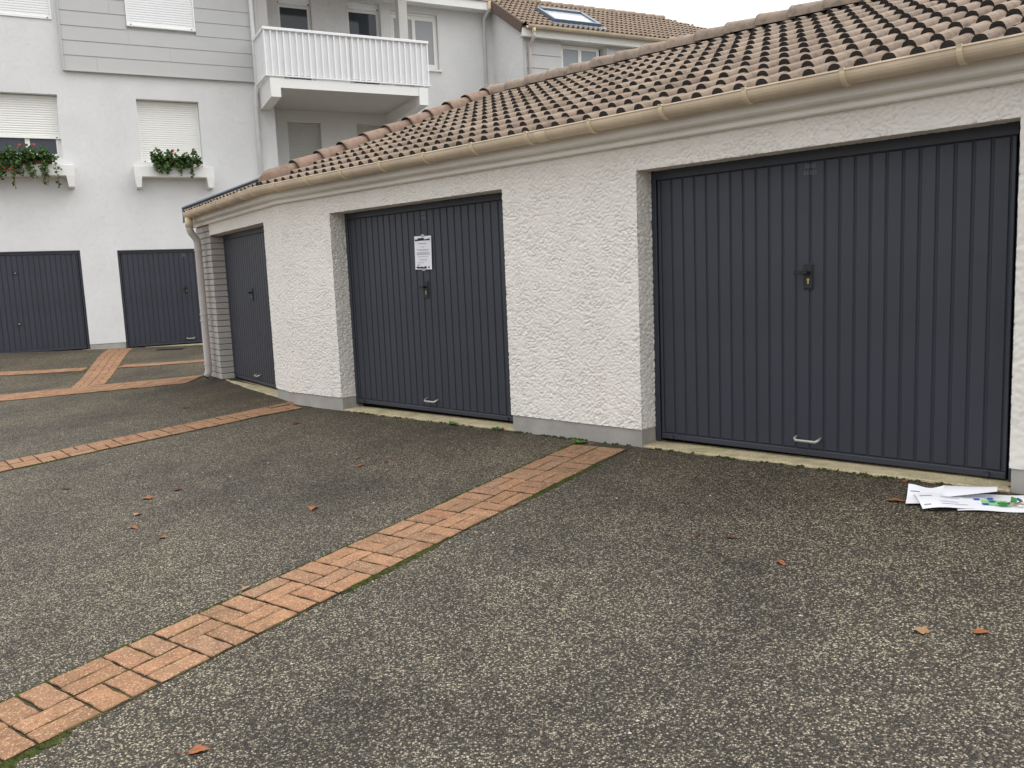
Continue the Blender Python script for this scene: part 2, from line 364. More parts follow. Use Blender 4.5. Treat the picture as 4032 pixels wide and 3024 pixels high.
# numpy value noise
def _h(i, j, seed):
    n = (i.astype(np.int64) * 374761393 + j.astype(np.int64) * 668265263 + seed * 982451653) & 0x7fffffff
    n = ((n ^ (n >> 13)) * 1274126177) & 0x7fffffff
    return ((n ^ (n >> 16)) & 0xffff) / 65535.0
def vnoise(x, y, seed=0):
    i = np.floor(x); j = np.floor(y); fx = x - i; fy = y - j; fx = fx * fx * (3 - 2 * fx); fy = fy * fy * (3 - 2 * fy)
    return (_h(i, j, seed) * (1 - fx) + _h(i + 1, j, seed) * fx) * (1 - fy) + (_h(i, j + 1, seed) * (1 - fx) + _h(i + 1, j + 1, seed) * fx) * fy
def fbm(x, y, o=4, seed=0):
    r = 0; a = .5; t = 0
    for k in range(o): r = r + a * vnoise(x * 2 ** k + 17.3 * k, y * 2 ** k - 9.1 * k, seed + k); t += a; a *= .55
    return r / t
def sstep(a, b, x):
    t = np.clip((x - a) / (b - a), 0, 1); return t * t * (3 - 2 * t)

def roughcast(u, z, seed=0):
    """relief of the thrown render: trowelled flats with crumbly pits, metres outwards"""
    w = fbm(u * 9, z * 9, 3, seed + 5) - .5
    n = fbm(u * 72 + w * 2.5, z * 92 + w * 2.5, 3, seed)
    rough = .50 + .50 * sstep(.36, .60, fbm(u * 15, z * 9.0, 3, seed + 9))
    g = sstep(.39, .52, n)
    return .0085 * (1 - rough * (1 - g)) - .006 + .003 * (fbm(u * 3, z * 3, 2, seed + 31) - .5)

def relief_grid(fn, a0, a1, b0, b1, step, seed, place, amp=1.0, jag=.0):
    """grid over (a,b); place(a,b,h) -> xyz arrays; returns verts, faces"""
    na = max(2, int((a1 - a0) / step) + 1); nb = max(2, int((b1 - b0) / step) + 1)
    A, B = np.meshgrid(np.linspace(a0, a1, na), np.linspace(b0, b1, nb), indexing='ij')
    Hh = fn(A, B, seed) * amp
    JA = (fbm(A * 55, B * 55, 2, seed + 71) - .5) * jag; JB = (fbm(A * 55, B * 55, 2, seed + 91) - .5) * jag
    X, Y, Z = place(A + JA, B + JB, Hh)
    V = np.stack([X.ravel(), Y.ravel(), Z.ravel()], 1)
    I = np.arange(na * nb).reshape(na, nb)
    F = np.stack([I[:-1, :-1], I[1:, :-1], I[1:, 1:], I[:-1, 1:]], -1).reshape(-1, 4)
    return V, F

def np_mesh(name, parts, mats, smooth=True):
    V = np.concatenate([p[0] for p in parts]); off = 0; Fs = []
    for v, f in parts: Fs.append(f + off); off += len(v)
    F = np.concatenate(Fs)
    me = bpy.data.meshes.new(name)
    me.vertices.add(len(V)); me.vertices.foreach_set('co', V.astype(np.float32).ravel())
    me.loops.add(len(F) * 4); me.loops.foreach_set('vertex_index', F.astype(np.int32).ravel())
    me.polygons.add(len(F)); me.polygons.foreach_set('loop_start', np.arange(len(F), dtype=np.int32) * 4)
    me.polygons.foreach_set('use_smooth', np.full(len(F), smooth))
    for m in mats: me.materials.append(M[m])
    me.update(calc_edges=True); me.validate(); return me

_txt = {}
def text_mesh(s, size, mat, extrude=.0):
    key = (s, size, mat)
    if key in _txt: return _txt[key]
    c = bpy.data.curves.new('lettering', 'FONT'); c.body = s; c.size = size; c.align_x = 'CENTER'; c.align_y = 'CENTER'; c.resolution_u = 2
    o = bpy.data.objects.new('lettering', c); COL.objects.link(o)
    me = bpy.data.meshes.new_from_object(o.evaluated_get(bpy.context.evaluated_depsgraph_get()))
    bpy.data.objects.remove(o); bpy.data.curves.remove(c)
    me.materials.clear(); me.materials.append(M[mat]); _txt[key] = me; return me

def wall_holes(x0, x1, z0, z1, holes, yf, yb, mi=0, reveal=None):
    """wall face at y=yf with openings, reveals back to yb"""
    mb = MB()
    xs = sorted({x0, x1, *[min(max(h[i], x0), x1) for h in holes for i in (0, 1)]}); zs = sorted({z0, z1, *[min(max(h[i], z0), z1) for h in holes for i in (2, 3)]})
    for a, b in zip(xs, xs[1:]):
        for c, d in zip(zs, zs[1:]):
            mxx, mz = (a + b) / 2, (c + d) / 2
            if any(h[0] < mxx < h[1] and h[2] < mz < h[3] for h in holes): continue
            mb.add([(a, yf, c), (b, yf, c), (b, yf, d), (a, yf, d)], [(0, 1, 2, 3)], mi)
    for h in holes:
        a, b, c, d = h[:4]; r = yb if len(h) < 5 else h[4]
        mb.add([(a, yf, c), (a, r, c), (a, r, d), (a, yf, d)], [(0, 1, 2, 3)], mi); mb.add([(b, yf, c), (b, r, c), (b, r, d), (b, yf, d)], [(3, 2, 1, 0)], mi)
        mb.add([(a, yf, d), (a, r, d), (b, r, d), (b, yf, d)], [(0, 1, 2, 3)], mi); mb.add([(a, yf, c), (a, r, c), (b, r, c), (b, yf, c)], [(3, 2, 1, 0)], mi)
    return mb

# ================================================================== GROUND
gx = np.concatenate([[-400, -200, -100, -60, -40], np.arange(-30, 30.01, .3), [40, 60, 100, 200, 400]])
gy = np.concatenate([[-400, -200, -100, -50, -25], np.arange(-12, 34.01, .3), [45, 60, 100, 200, 400]])
V = [(x, y, gz(x, y)) for x in gx for y in gy]; ny_ = len(gy)
F = [(i * ny_ + j, (i + 1) * ny_ + j, (i + 1) * ny_ + j + 1, i * ny_ + j + 1) for i in range(len(gx) - 1) for j in range(ny_ - 1)]
ground = put('ground', mk('ground', V, F, 'asphalt', smooth=True))
tag(ground, 'grey chipped asphalt yard in front of the garages', 'ground', kind='structure')

def sheet(name, poly, nu, nv, dz, mat):
    """bilinear patch laid on the ground"""
    a, b, c, d = [Vector(p) for p in poly]; V = []
    for i in range(nu + 1):
        for j in range(nv + 1):
            p = a.lerp(b, i / nu).lerp(d.lerp(c, i / nu), j / nv); V.append((p.x, p.y, gz(p.x, p.y) + dz))
    F = [(i * (nv + 1) + j, (i + 1) * (nv + 1) + j, (i + 1) * (nv + 1) + j + 1, i * (nv + 1) + j + 1) for i in range(nu) for j in range(nv)]
    return put(name, mk(name, V, F, mat, smooth=True))

# older, silted asphalt before the far garage door
apr = sheet('asphalt_apron', [(-5.20, 12.50), (-3.32, 9.50), (-2.35, 9.95), (-4.35, 12.95)], 14, 6, .004, 'asphalt_old')
tag(apr, 'brownish older asphalt patch before the far garage door', 'asphalt patch', kind='structure')

# ---- paver strips
def paver_mesh(L, Wd, name='paver'):
    def side(p, q, n, k):
        out = []
        for i in range(n):
            t = i / n; d = Vector(q) - Vector(p); nn = Vector((d.y, -d.x)).normalized()
            out.append(Vector(p) + d * t + nn * (.0028 * math.sin(t * 2 * math.pi * k)))
        return out
    h, w = L / 2, Wd / 2
    ol = side((-h, -w), (h, -w), 6, 1.5) + side((h, -w), (h, w), 3, 1) + side((h, w), (-h, w), 6, 1.5) + side((-h, w), (-h, -w), 3, 1)
    n = len(ol); V = [(p.x, p.y, -.05) for p in ol] + [(p.x, p.y, .009) for p in ol]
    V += [(p.x - math.copysign(.003, p.x), p.y - math.copysign(.003, p.y), .013) for p in ol]
    F = [(i, (i + 1) % n, n + (i + 1) % n, n + i) for i in range(n)] + [(n + i, n + (i + 1) % n, 2 * n + (i + 1) % n, 2 * n + i) for i in range(n)] + [tuple(range(2 * n, 3 * n))]
    return mk(name, V, F, ['paver', 'joint'], [1] * n + [0] * (n + 1))

MOSS = []
def strip(name, p0, p1, rows, cell, label, pattern='weave', moss=.0, start=0):
    p0 = Vector(p0); p1 = Vector(p1); d = (p1 - p0).normalized(); n = Vector((d.y, -d.x)); L = (p1 - p0).length
    hw = rows * cell / 2 if pattern == 'weave' else cell / 2
    bed = sheet(name, [p0 - n * hw, p1 - n * hw, p1 + n * hw, p0 + n * hw], max(2, int(L / .25)), 2, .0035, 'joint')
    tag(bed, label, 'paving', kind='structure')
    rz = math.atan2(d.y, d.x); g = .0115
    if pattern == 'weave':
        me = paver_mesh(cell - g, cell / 2 - g)
        for k in range(int(L / cell + .6)):
            for r in range(rows):
                c = p0 + d * cell * (k + .5) + n * cell * (r - (rows - 1) / 2)
                along = ((k + r + start) % 2 == 0)
                for s in (-.25, .25):
                    q = c + (n if along else d) * cell * s
                    if (q - p0).dot(d) > L - .05: continue
                    q = q + d * random.uniform(-.0025, .0025) + n * random.uniform(-.0025, .0025)
                    mt = ground_matrix(q.x, q.y, rz + (0 if along else math.pi / 2) + random.uniform(-.012, .012), random.uniform(-.002, .003))
                    put('paver', me, bed, mat=mt)
    else:
        w = cell * .5
        me = paver_mesh(cell - g, w - g)
        for k in range(int(L / w)):
            q = p0 + d * w * (k + .5)
            put('paver', me, bed, mat=ground_matrix(q.x, q.y, rz + math.pi / 2 + random.uniform(-.01, .01), random.uniform(-.002, .003)))
    if moss:
        for sgn in (-1, 1):
            t = 0
            while t < L:
                if vnoise(np.array([t * 2.1 + 5 * sgn]), np.array([sgn * 3.0 + L]), 4)[0] > 1 - moss:
                    for _ in range(5): MOSS.append((p0 + d * t + n * (sgn * (hw + random.uniform(-.006, .022)))).to_tuple())
                t += .02
        for k in range(int(L / cell)):
            if random.random() < moss * .6:
                c = p0 + d * cell * k
                for _ in range(8): MOSS.append((c + n * random.uniform(-.08, .08) + d * random.uniform(-.004, .004)).to_tuple())
    return bed

SS = .2417; sa = .6576; sdx, sdy = math.sin(sa), math.cos(sa)
A0 = Vector((-1.9925, 3.1047)); SD = Vector((sdx, sdy))
strip('paving_strip', A0 - SD * SS * 4, A0 + SD * SS * 18.35, 2, SS, 'nearest salmon paver strip running diagonally to the pier between the large doors', moss=.52, start=1)
strip('paving_strip', (-6.9, 6.29), (-2.44, 9.87), 2, .243, 'second salmon paver strip, ending at the bend of the garage wall', moss=.3)
strip('paving_strip', (-10.6, 12.97), (-4.78, 12.985), 3, .25, 'broad paver band running to the foot of the garage downpipe', moss=.1)
strip('paving_strip', (-11.2, 15.0), (-7.72, 15.46), 1, .33, 'narrow paver course left of the paver crossing by the apartment garages', 'soldier')
strip('paving_strip', (-7.16, 15.56), (-5.35, 15.44), 1, .33, 'narrow paver course right of the paver crossing by the apartment garages', 'soldier')
strip('paving_strip', (-6.70, 13.36), (-8.50, 18.55), 2, .25, 'paver path leading up to the wall between the apartment garage doors', moss=.1)

# ================================================================== GARAGE ROW
Z0 = .33
garage = empty('garage_row', (WOX, WOY, Z0), WA)
tag(garage, 'low white roughcast garage row with tiled roof and anthracite doors', 'garage')
def gpart(name, me, x=0., y=0., z=0., rz=0., mat=None, parent=None):
    """part in the garage frame: x along the wall, y inwards, z = world height"""
    if parent is not None: return put(name, me, parent, mat=mat) if mat is not None else put(name, me, parent, (x, y, z), (0, 0, rz))
    if mat is not None: return put(name, me, garage, mat=Matrix.Translation((0, 0, -Z0)) @ mat)
    return put(name, me, garage, (x, y, z - Z0), (0, 0, rz))
Zc = CAMZ
ZT, ZS = .735 + Zc, 1.0 + Zc            # lintel underside, soffit
BEND = (-3.4, -.2)
W1 = R(-57) - WA                        # turn of the far bay
FW = Matrix.Translation((BEND[0], BEND[1], 0)) @ Matrix.Rotation(W1, 4, 'Z')   # far bay frame: x towards the bend, y inwards, wall face y=0

pl_front = lambda y0: (lambda A, B, Hh: (A, y0 - Hh, B))
pl_left = lambda x0: (lambda A, B, Hh: (x0 + Hh, A, B))     # jamb facing +x, A = y
pl_right = lambda x0: (lambda A, B, Hh: (x0 - Hh, A, B))
pl_under = lambda z0: (lambda A, B, Hh: (A, B, z0 - Hh))
DOORS = [(-2.41, .17), (1.57, 4.09)]
RB = lambda x: (-1.255 if x < 0 else -1.225 if x < 2 else -1.20) + Zc
ST = .0062
parts = []
for a, b, z0, z1, st in [(-3.4, -2.41, RB(-3), ZS + .03, ST), (-2.41, .17, ZT, ZS + .03, ST), (.17, 1.57, RB(1), ZS + .03, ST), (1.57, 4.09, ZT - .005, ZS + .03, ST), (4.09, 5.7, RB(4), ZS + .03, .012)]:
    parts.append(relief_grid(roughcast, a, b, z0, z1, st, 3, pl_front(-.2), 1.0, .004))
for (a, b) in DOORS:
    parts.append(relief_grid(roughcast, -.2, .04, RB(a), ZT + .004, .007, 7, pl_left(a - .001), 1.25, .002))
    parts.append(relief_grid(roughcast, -.2, .04, RB(b), ZT + .004, .012, 8, pl_right(b + .001), .8, .002))
    parts.append(relief_grid(roughcast, a, b, -.2, .04, .012, 9, pl_under(ZT - .001), .6, .002))
gpart('wall', np_mesh('wall', parts, ['render']))
# render lip and core behind the render
mb = MB()
for a, b, z0 in [(-3.38, -2.425, RB(-3)), (.185, 1.555, RB(1)), (4.105, 5.7, RB(4))]: mb.box(a, b, -.186, .10, z0 + .002, ZS)
for a, b in DOORS: mb.box(a + .0, b, -.186, .10, ZT + .014, ZS)
mb.box(-3.3, 5.7, 5.9, 6.1, .3, ZS + .1); mb.box(5.5, 5.7, .1, 5.9, .2, ZS + .1)
gpart('wall_core', mb.mesh('wall_core', ['render']))
for a, b, z0 in [(-3.385, -2.415, RB(-3)), (.178, 1.563, RB(1)), (4.098, 5.7, RB(4))]:
    mb = MB(); mb.box(a, b, -.189, .06, .15, z0 - .001); gpart('plinth', mb.mesh('plinth', ['plinth']))

def sill(x0, x1, y0, y1, za, zb, frame, name='threshold'):
    n = int((x1 - x0) / .04); V = []; F = []
    for i in range(n + 1):
        x = x0 + (x1 - x0) * i / n; z = za + (zb - za) * i / n
        e = (fbm(np.array([x * 3.]), np.array([y0]), 3, 2)[0] - .5) * .05
        for (yy, zz) in ((y0 + e, z - .12), (y0 + e, z - .006), (y0 + e + .012, z), (y1, z + .004), (y1, z - .12)): V.append((x, yy, zz))
    for i in range(n):
        for k in range(4): F.append((i * 5 + k, (i + 1) * 5 + k, (i + 1) * 5 + k + 1, i * 5 + k + 1))
    F += [tuple(range(5)), tuple(range(n * 5 + 4, n * 5 - 1, -1))]
    return gpart(name, mk(name, V, F, 'sill'), mat=frame)
I4 = Matrix.Identity(4)
sill(-2.52, .172, -.185, .06, .318, .342, I4); sill(1.50, 4.095, -.185, .06, .350, .373, I4)
sill(-3.30, -.60, .02, .30, .335, .328, FW)

def garage_door(parent, base, x0, x1, z0, z1, y, lock=None, nslat=24, num=None, handle=True, fw=.045):
    """steel up-and-over door; base = matrix in parent's frame; y = plane of the slats"""
    mb = MB()
    mb.box(x0, x0 + fw, y - .012, y + .06, z0 - .02, z1, 0, .004); mb.box(x1 - fw, x1, y - .012, y + .06, z0 - .02, z1, 0, .004)
    mb.box(x0 + fw, x1 - fw, y - .010, y + .06, z1 - .07, z1, 0, .004)
    a, b = x0 + fw + .012, x1 - fw - .012
    mb.box(a, b, y + .005, y + .03, z0 + .01, z1 - .071, 1)
    mb.box(x0 + fw, x1 - fw, y + .05, y + .058, z0 - .06, z1 - .05, 2)
    door = put('garage_door', mb.mesh('garage_door', ['door', 'door_dark', 'gap_dark']), parent, mat=base)
    # leaf frame
    r = MB(); r.box(a, b, y - .014, y + .008, z0, z0 + .04, 0, .005); put('bottom_rail', r.mesh('bottom_rail', ['door']), door)
    for sx in (a, b - .022):
        r = MB(); r.box(sx, sx + .022, y - .006, y + .008, z0 + .041, z1 - .073, 0, .004); put('edge_rail', r.mesh('edge_rail', ['door']), door)
    pw = (b - a - .048) / nslat; g = .016
    sm = MB(); sm.box(0, pw - g, 0, .010, 0, z1 - .074 - z0 - .048, 0, .004); sme = sm.mesh('slat', ['door'])
    for k in range(nslat): put('slat', sme, door, (a + .024 + pw * k + g / 2, y - .003, z0 + .047))
    xm = (x0 + x1) / 2 if lock is None else lock
    if handle:
        zl = z0 + 1.30
        r = MB(); r.box(xm - .034, xm + .034, y - .009, y - .003, zl - .165, zl + .005, 0, .002)
        r.box(xm - .030, xm + .030, y - .018, y - .008, zl - .161, zl + .001, 1, .003); lp = put('lock_plate', r.mesh('lock_plate', ['door', 'black']), door)
        r = MB(); r.tube((xm, y - .018, zl - .052), (xm, y - .055, zl - .052), .011, 8); r.box(xm - .080, xm + .014, y - .066, y - .052, zl - .062, zl - .040, 0, .004); put('handle', r.mesh('handle', ['black']), door)
        r = MB(); r.tube((xm + .004, y - .016, zl - .100), (xm + .004, y - .024, zl - .100), .0095, 10); r.box(xm - .001, xm + .009, y - .024, y - .016, zl - .128, zl - .104); put('key_cylinder', r.mesh('key_cylinder', ['brass']), door)
        r = MB(); zp = z0 + .105
        r.path([(xm - .085, y, zp + .02), (xm - .085, y - .035, zp + .012), (xm - .07, y - .05, zp), (xm + .07, y - .05, zp), (xm + .085, y - .035, zp + .012), (xm + .085, y, zp + .02)], .0105, 8)
        put('pull_handle', r.mesh('pull_handle', ['steel'], True), door)
    for sx in (a + .10, b - .10):
        r = MB(); r.tube((sx, y - .014, z0 + .02), (sx, y - .030, z0 + .02), .016, 10); put('rail_bolt', r.mesh('rail_bolt', ['door']), door)
    if num:
        for k, s in enumerate(num):
            if s is None:
                r = MB(); zq = z1 - .105 - .045 * k; r.box(xm - .03, xm + .04, y - .0045, y - .0032, zq - .014, zq + .014); put('number_plate', r.mesh('number_plate', ['marking_faint']), door); continue
            put('number_marking', text_mesh(s, .037, 'marking'), door, (xm + .01, y - .0045, z1 - .105 - .042 * k), (math.pi / 2, 0, 0))
    return door

gm = Matrix.Translation((0, 0, -Z0))
d2 = garage_door(garage, gm, -2.415, .10, -1.327 + Zc, ZT + .005, 0, -1.115, 24, [None, None])
d3 = garage_door(garage, gm, 1.565, 4.085, -1.312 + Zc, ZT, 0, 2.815, 24, ['0300', '01021'])
d1 = garage_door(garage, gm @ FW, -3.19, -.61, -1.335 + Zc, .755 + Zc, .2, -1.95, 24, None)
# timber packing right of the middle door
mb = MB(); mb.box(.10, .172, .0, .06, .36, ZT); gpart('packing_strip', mb.mesh('packing_strip', ['door']))

# far bay wall
bay_rc = lambda A, B, sd: roughcast(A - 3.4, B, sd)
parts = [relief_grid(bay_rc, -.62, 0, -1.262 + Zc, ZS + .03, .008, 3, pl_front(0), 1.0, .004),
         relief_grid(bay_rc, -3.18, -.62, .757 + Zc, ZS + .03, .011, 3, pl_front(0), 1.0, .004),
         relief_grid(roughcast, 0, .24, -1.262 + Zc, .76 + Zc, .012, 15, pl_right(-.619), .8, .002),
         relief_grid(roughcast, -3.18, -.62, 0, .24, .012, 16, pl_under(.756 + Zc), .6, .002)]
gpart('wall', np_mesh('wall', parts, ['render']), mat=FW)
mb = MB(); mb.box(-.605, .01, .014, .3, -1.26 + Zc, ZS); mb.box(-3.95, -.6, .014, .3, .772 + Zc, ZS); mb.box(-4.0, -3.8, .26, 6.0, .2, ZS + .05)
gpart('wall_core', mb.mesh('wall_core', ['render']), mat=FW)
mb = MB(); mb.box(-.612, .012, .012, .26, .15, -1.263 + Zc); gpart('plinth', mb.mesh('plinth', ['plinth']), mat=FW)
# brick pier
mb = MB(); mb.box(-3.945, -3.192, .012, .27, .30, ZS, 0)
pier = gpart('brick_pier', mb.mesh('brick_pier', ['mortar']), mat=FW)
pier['label'] = 'pale painted brick pier beside the far door'
def brick_me(L):
    b = MB(); c = .004
    b.box(0, L, 0, .27, 0, .0775, 0); me = b.mesh('brick', ['brick'])
    bm = bmesh.new(); bm.from_mesh(me); bmesh.ops.bevel(bm, geom=bm.edges[:], offset=c, segments=1, affect='EDGES'); bm.to_mesh(me); bm.free(); return me
bl, bs = brick_me(.222), brick_me(.106)
zc0 = .345
for k in range(27):
    x = -3.181; seq = [bl, bl, bl, bs] if k % 2 == 0 else [bs, bl, bl, bl]
    for me in seq:
        L = .222 if me is bl else .106
        put('brick', me, pier, (x - L + random.uniform(-.001, .001), random.uniform(-.0025, .0025), zc0 + k * .0872), (0, 0, random.uniform(-.004, .004)))
        x -= L + .009

# ---- soffit, fascia and gutter following the two walls
def sweep(profile, path, closed=False):
    """profile: (outward offset, z); path: 2D points along the wall face, yard on the right of travel -> MB"""
    n = len(path); V = []; F = []
    for i, p in enumerate(path):
        p = Vector(p); ds = []
        if i > 0: ds.append((p - Vector(path[i - 1])).normalized())
        if i < n - 1: ds.append((Vector(path[i + 1]) - p).normalized())
        nn = [Vector((d.y, -d.x)) for d in ds]
        m = (nn[0] + nn[-1]).normalized(); m = m / m.dot(nn[0])
        for (o, z) in profile: V.append((p.x + m.x * o, p.y + m.y * o, z))
    k = len(profile)
    for i in range(n - 1):
        for j in range(k if closed else k - 1): F.append((i * k + j, i * k + (j + 1) % k, (i + 1) * k + (j + 1) % k, (i + 1) * k + j))
    if closed: F += [tuple(range(k))[::-1], tuple(range((n - 1) * k, n * k))]
    mb = MB(); mb.add(V, F); return mb
fx = lambda t, y=0: (FW @ Vector((-t, y, 0))).to_2d().to_tuple()
# travel from far end to the right end: yard lies on the right-hand side
WP = [fx(3.98), (BEND[0], BEND[1]), (5.7, -.2)]
gpart('soffit', sweep([(-.02, ZS + .09), (-.02, ZS - .085), (.040, ZS - .085), (.048, ZS - .078), (.048, ZS - .052), (.040, ZS - .046), (.040, ZS - .036), (.112, ZS - .032), (.125, ZS - .022), (.125, ZS + .12)], WP, True).mesh('soffit', ['fascia']))
GP = [fx(3.50), (BEND[0], BEND[1]), (5.7, -.2)]
GR = .067; GC = .215; GZ = ZS + .090
prof = [(GC + GR * math.cos(a) * 1.0, GZ - GR * math.sin(a)) for a in np.linspace(math.pi, 0, 13)]
prof += [(GC + GR + .006, GZ + .004), (GC + GR + .004, GZ + .013), (GC + GR - .006, GZ + .013), (GC + GR - .010, GZ + .004)]
prof += [(GC + (GR - .006) * math.cos(a), GZ - (GR - .006) * math.sin(a)) for a in np.linspace(0, math.pi, 13)]
gm_ = sweep(prof, GP, True)
gutter = gpart('gutter', gm_.mesh('gutter', ['gutter'], False))
# end cap
ang = np.linspace(math.pi, 0, 13)
cap = MB(); cap.add([(GC + (GR + .002) * math.cos(a), 0, GZ - (GR + .002) * math.sin(a)) for a in ang] + [(GC + (GR + .002) * math.cos(a), .012, GZ - (GR + .002) * math.sin(a)) for a in ang],
                    [tuple(range(13)), tuple(range(25, 12, -1))] + [(i, 13 + i, 14 + i, i + 1) for i in range(12)] + [(0, 12, 25, 13)])
def clip_mesh():
    c = MB(); r0, r1 = GR + .001, GR + .011
    pr = [(GC + r1 * math.cos(a), GZ - r1 * math.sin(a)) for a in np.linspace(math.pi * .96, 0, 14)] + [(GC + r1 + .007, GZ + .018), (GC + r1 - .014, GZ + .018)]
    pi_ = [(GC + r0 * math.cos(a), GZ - r0 * math.sin(a)) for a in np.linspace(math.pi * .96, 0, 14)] + [(GC + r0 + .007, GZ + .012), (GC + r0 - .010, GZ + .012)]
    w = .014; k = len(pr); V = []
    for x in (-w, w): V += [(x, -o, z) for o, z in pr] + [(x, -o, z) for o, z in pi_]
    F = []
    for i in range(k - 1):
        F += [(i, i + 1, 2 * k + i + 1, 2 * k + i), (k + i + 1, k + i, 3 * k + i, 3 * k + i + 1), (i + 1, i, k + i, k + i + 1), (2 * k + i, 2 * k + i + 1, 3 * k + i + 1, 3 * k + i)]
    c.add(V, F); return c.mesh('gutter_clip', ['gutter_clip'])
clip = clip_mesh()
for u in [3.86 - .625 * k for k in range(12)] + [4.5, 5.1]:
    if u > -3.35: put('gutter_clip', clip, gutter, (u, -.2, 0))
for t in (.12, .55, 1.1, 1.65, 2.2, 2.75, 3.2): put('gutter_clip', clip, gutter, mat=FW @ Matrix.Translation((-t, 0, 0)))
# coupler
cj = MB()
for r_, xa, xb in ((GR + .004, .82, .93),):
    V = []
    for x in (xa, xb): V += [(x, -.2 - (GC + r_ * math.cos(a)), GZ - r_ * math.sin(a)) for a in ang]
    cj.add(V, [(i, i + 1, 14 + i, 13 + i) for i in range(12)])
put('gutter_coupler', cj.mesh('gutter_coupler', ['gutter_clip']), gutter)
put('gutter_end_cap', cap.mesh('gutter_end_cap', ['gutter']), gutter, mat=FW @ Matrix.Translation((-3.50, 0, 0)) @ Matrix.Rotation(-math.pi / 2, 4, 'Z'))
# downpipe of the far bay
px, py = -3.43, -.215
dp = MB()
dp.path([(px, py, GZ - .06), (px, py, GZ - .20)], .056, 14, 1)
dp.path([(px, py, GZ - .13), (px, py, GZ - .23), (px - .01, py + .02, GZ - .28), (px - .03, py + .085, GZ - .36), (px - .04, py + .105, GZ - .42), (px - .04, py + .105, .47), (px - .04, py + .09, .42), (px - .04, py + .06, .375)], .052, 14, 0)
pipe = gpart('downpipe', dp.mesh('downpipe', ['pipe', 'gutter_clip'], True), mat=FW)
for zz in (2.25, 1.30, 1.21, .56):
    c = MB(); c.tube((px - .04, py + .105, zz), (px - .04, py + .105, zz + .02), .060, 14); c.box(px - .05, px - .03, py + .14, .0, zz + .004, zz + .016); put('pipe_clip', c.mesh('pipe_clip', ['pipe']), pipe)
c = MB(); c.tube((px - .04, py + .066, .385), (px - .04, py + .0525, .366), .046, 14); put('pipe_mouth', c.mesh('pipe_mouth', ['gap_dark']), pipe)

# ---- roof of tiles
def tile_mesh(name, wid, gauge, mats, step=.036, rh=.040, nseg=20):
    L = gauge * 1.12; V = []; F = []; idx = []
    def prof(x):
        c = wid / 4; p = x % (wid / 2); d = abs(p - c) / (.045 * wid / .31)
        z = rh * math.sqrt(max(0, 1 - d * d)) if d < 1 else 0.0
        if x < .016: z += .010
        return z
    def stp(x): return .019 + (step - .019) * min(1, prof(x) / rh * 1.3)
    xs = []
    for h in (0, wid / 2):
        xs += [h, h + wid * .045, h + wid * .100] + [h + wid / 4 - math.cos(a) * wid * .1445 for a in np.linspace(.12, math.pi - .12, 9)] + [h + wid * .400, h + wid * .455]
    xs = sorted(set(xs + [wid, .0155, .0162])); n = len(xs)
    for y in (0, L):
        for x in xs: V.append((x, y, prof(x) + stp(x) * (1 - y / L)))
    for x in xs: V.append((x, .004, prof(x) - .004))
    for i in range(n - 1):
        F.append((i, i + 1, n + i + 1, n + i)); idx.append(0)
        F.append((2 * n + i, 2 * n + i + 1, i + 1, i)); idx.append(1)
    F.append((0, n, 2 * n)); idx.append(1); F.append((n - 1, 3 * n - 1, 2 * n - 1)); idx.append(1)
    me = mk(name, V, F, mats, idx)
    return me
def cut(me, planes):
    bm = bmesh.new(); bm.from_mesh(me)
    for co, no in planes:
        bmesh.ops.bisect_plane(bm, geom=bm.verts[:] + bm.edges[:] + bm.faces[:], plane_co=co, plane_no=no, clear_outer=True)
    if not bm.faces: bm.free(); return None
    n = me.copy(); bm.to_mesh(n); bm.free(); return n
def lay_tiles(parent, frame, me, u0, u1, rows, gauge, wid, beta, planes):
    """frame: matrix with x along the eave, y inwards, origin at the eave; planes: vertical cutting planes (point2d, outward normal2d) in that frame"""
    S = frame @ Matrix.Rotation(beta, 4, 'X'); L = gauge * 1.12; cb = math.cos(beta)
    ncol = int(math.ceil((u1 - u0) / wid))
    for i in range(rows):
        for j in range(ncol):
            x = u0 + j * wid; y = i * gauge
            quad = [(x + a, (y + b) * cb) for a in (0, wid) for b in (0, L)]
            cuts = []; drop = False
            for (p, n) in planes:
                ds = [(q[0] - p[0]) * n[0] + (q[1] - p[1]) * n[1] for q in quad]
                if min(ds) >= -.005: drop = True
                elif max(ds) > 0.0: cuts.append((p, n))
            if drop: continue
            m = Matrix.Translation((x, y, random.uniform(0, .003))) @ Matrix.Rotation(random.uniform(-.014, .014), 4, 'Z') @ Matrix.Rotation(random.uniform(-.012, .012), 4, 'X')
            use = me
            if cuts:
                T = (Matrix.Rotation(beta, 4, 'X') @ m).inverted(); pl = []
                for p, n in cuts: pl.append((T @ Vector((p[0], p[1], 0)), T.to_3x3() @ Vector((n[0], n[1], 0))))
                use = cut(me, pl)
                if use is None: continue
            put('roof_tile', use, parent, mat=S @ m)

EY, EZ = -.42, ZS + .078                       # eave of the tiles (garage frame)
RY, RZ = 3.0, 2.40 + Zc                        # ridge
beta = math.atan2(RZ - EZ, RY - EY); slen = math.hypot(RZ - EZ, RY - EY); ROWS = 11; gauge = slen / ROWS; TW = .31
half = -W1 / 2                                  # hip bisects the bend
cxu = BEND[0] - (.22) * math.tan(half)
hipx = lambda y: cxu + (y - EY) * math.tan(half)
HT = (hipx(RY), RY, RZ)
ex1 = FW.inverted() @ Vector((0, 0, 0))
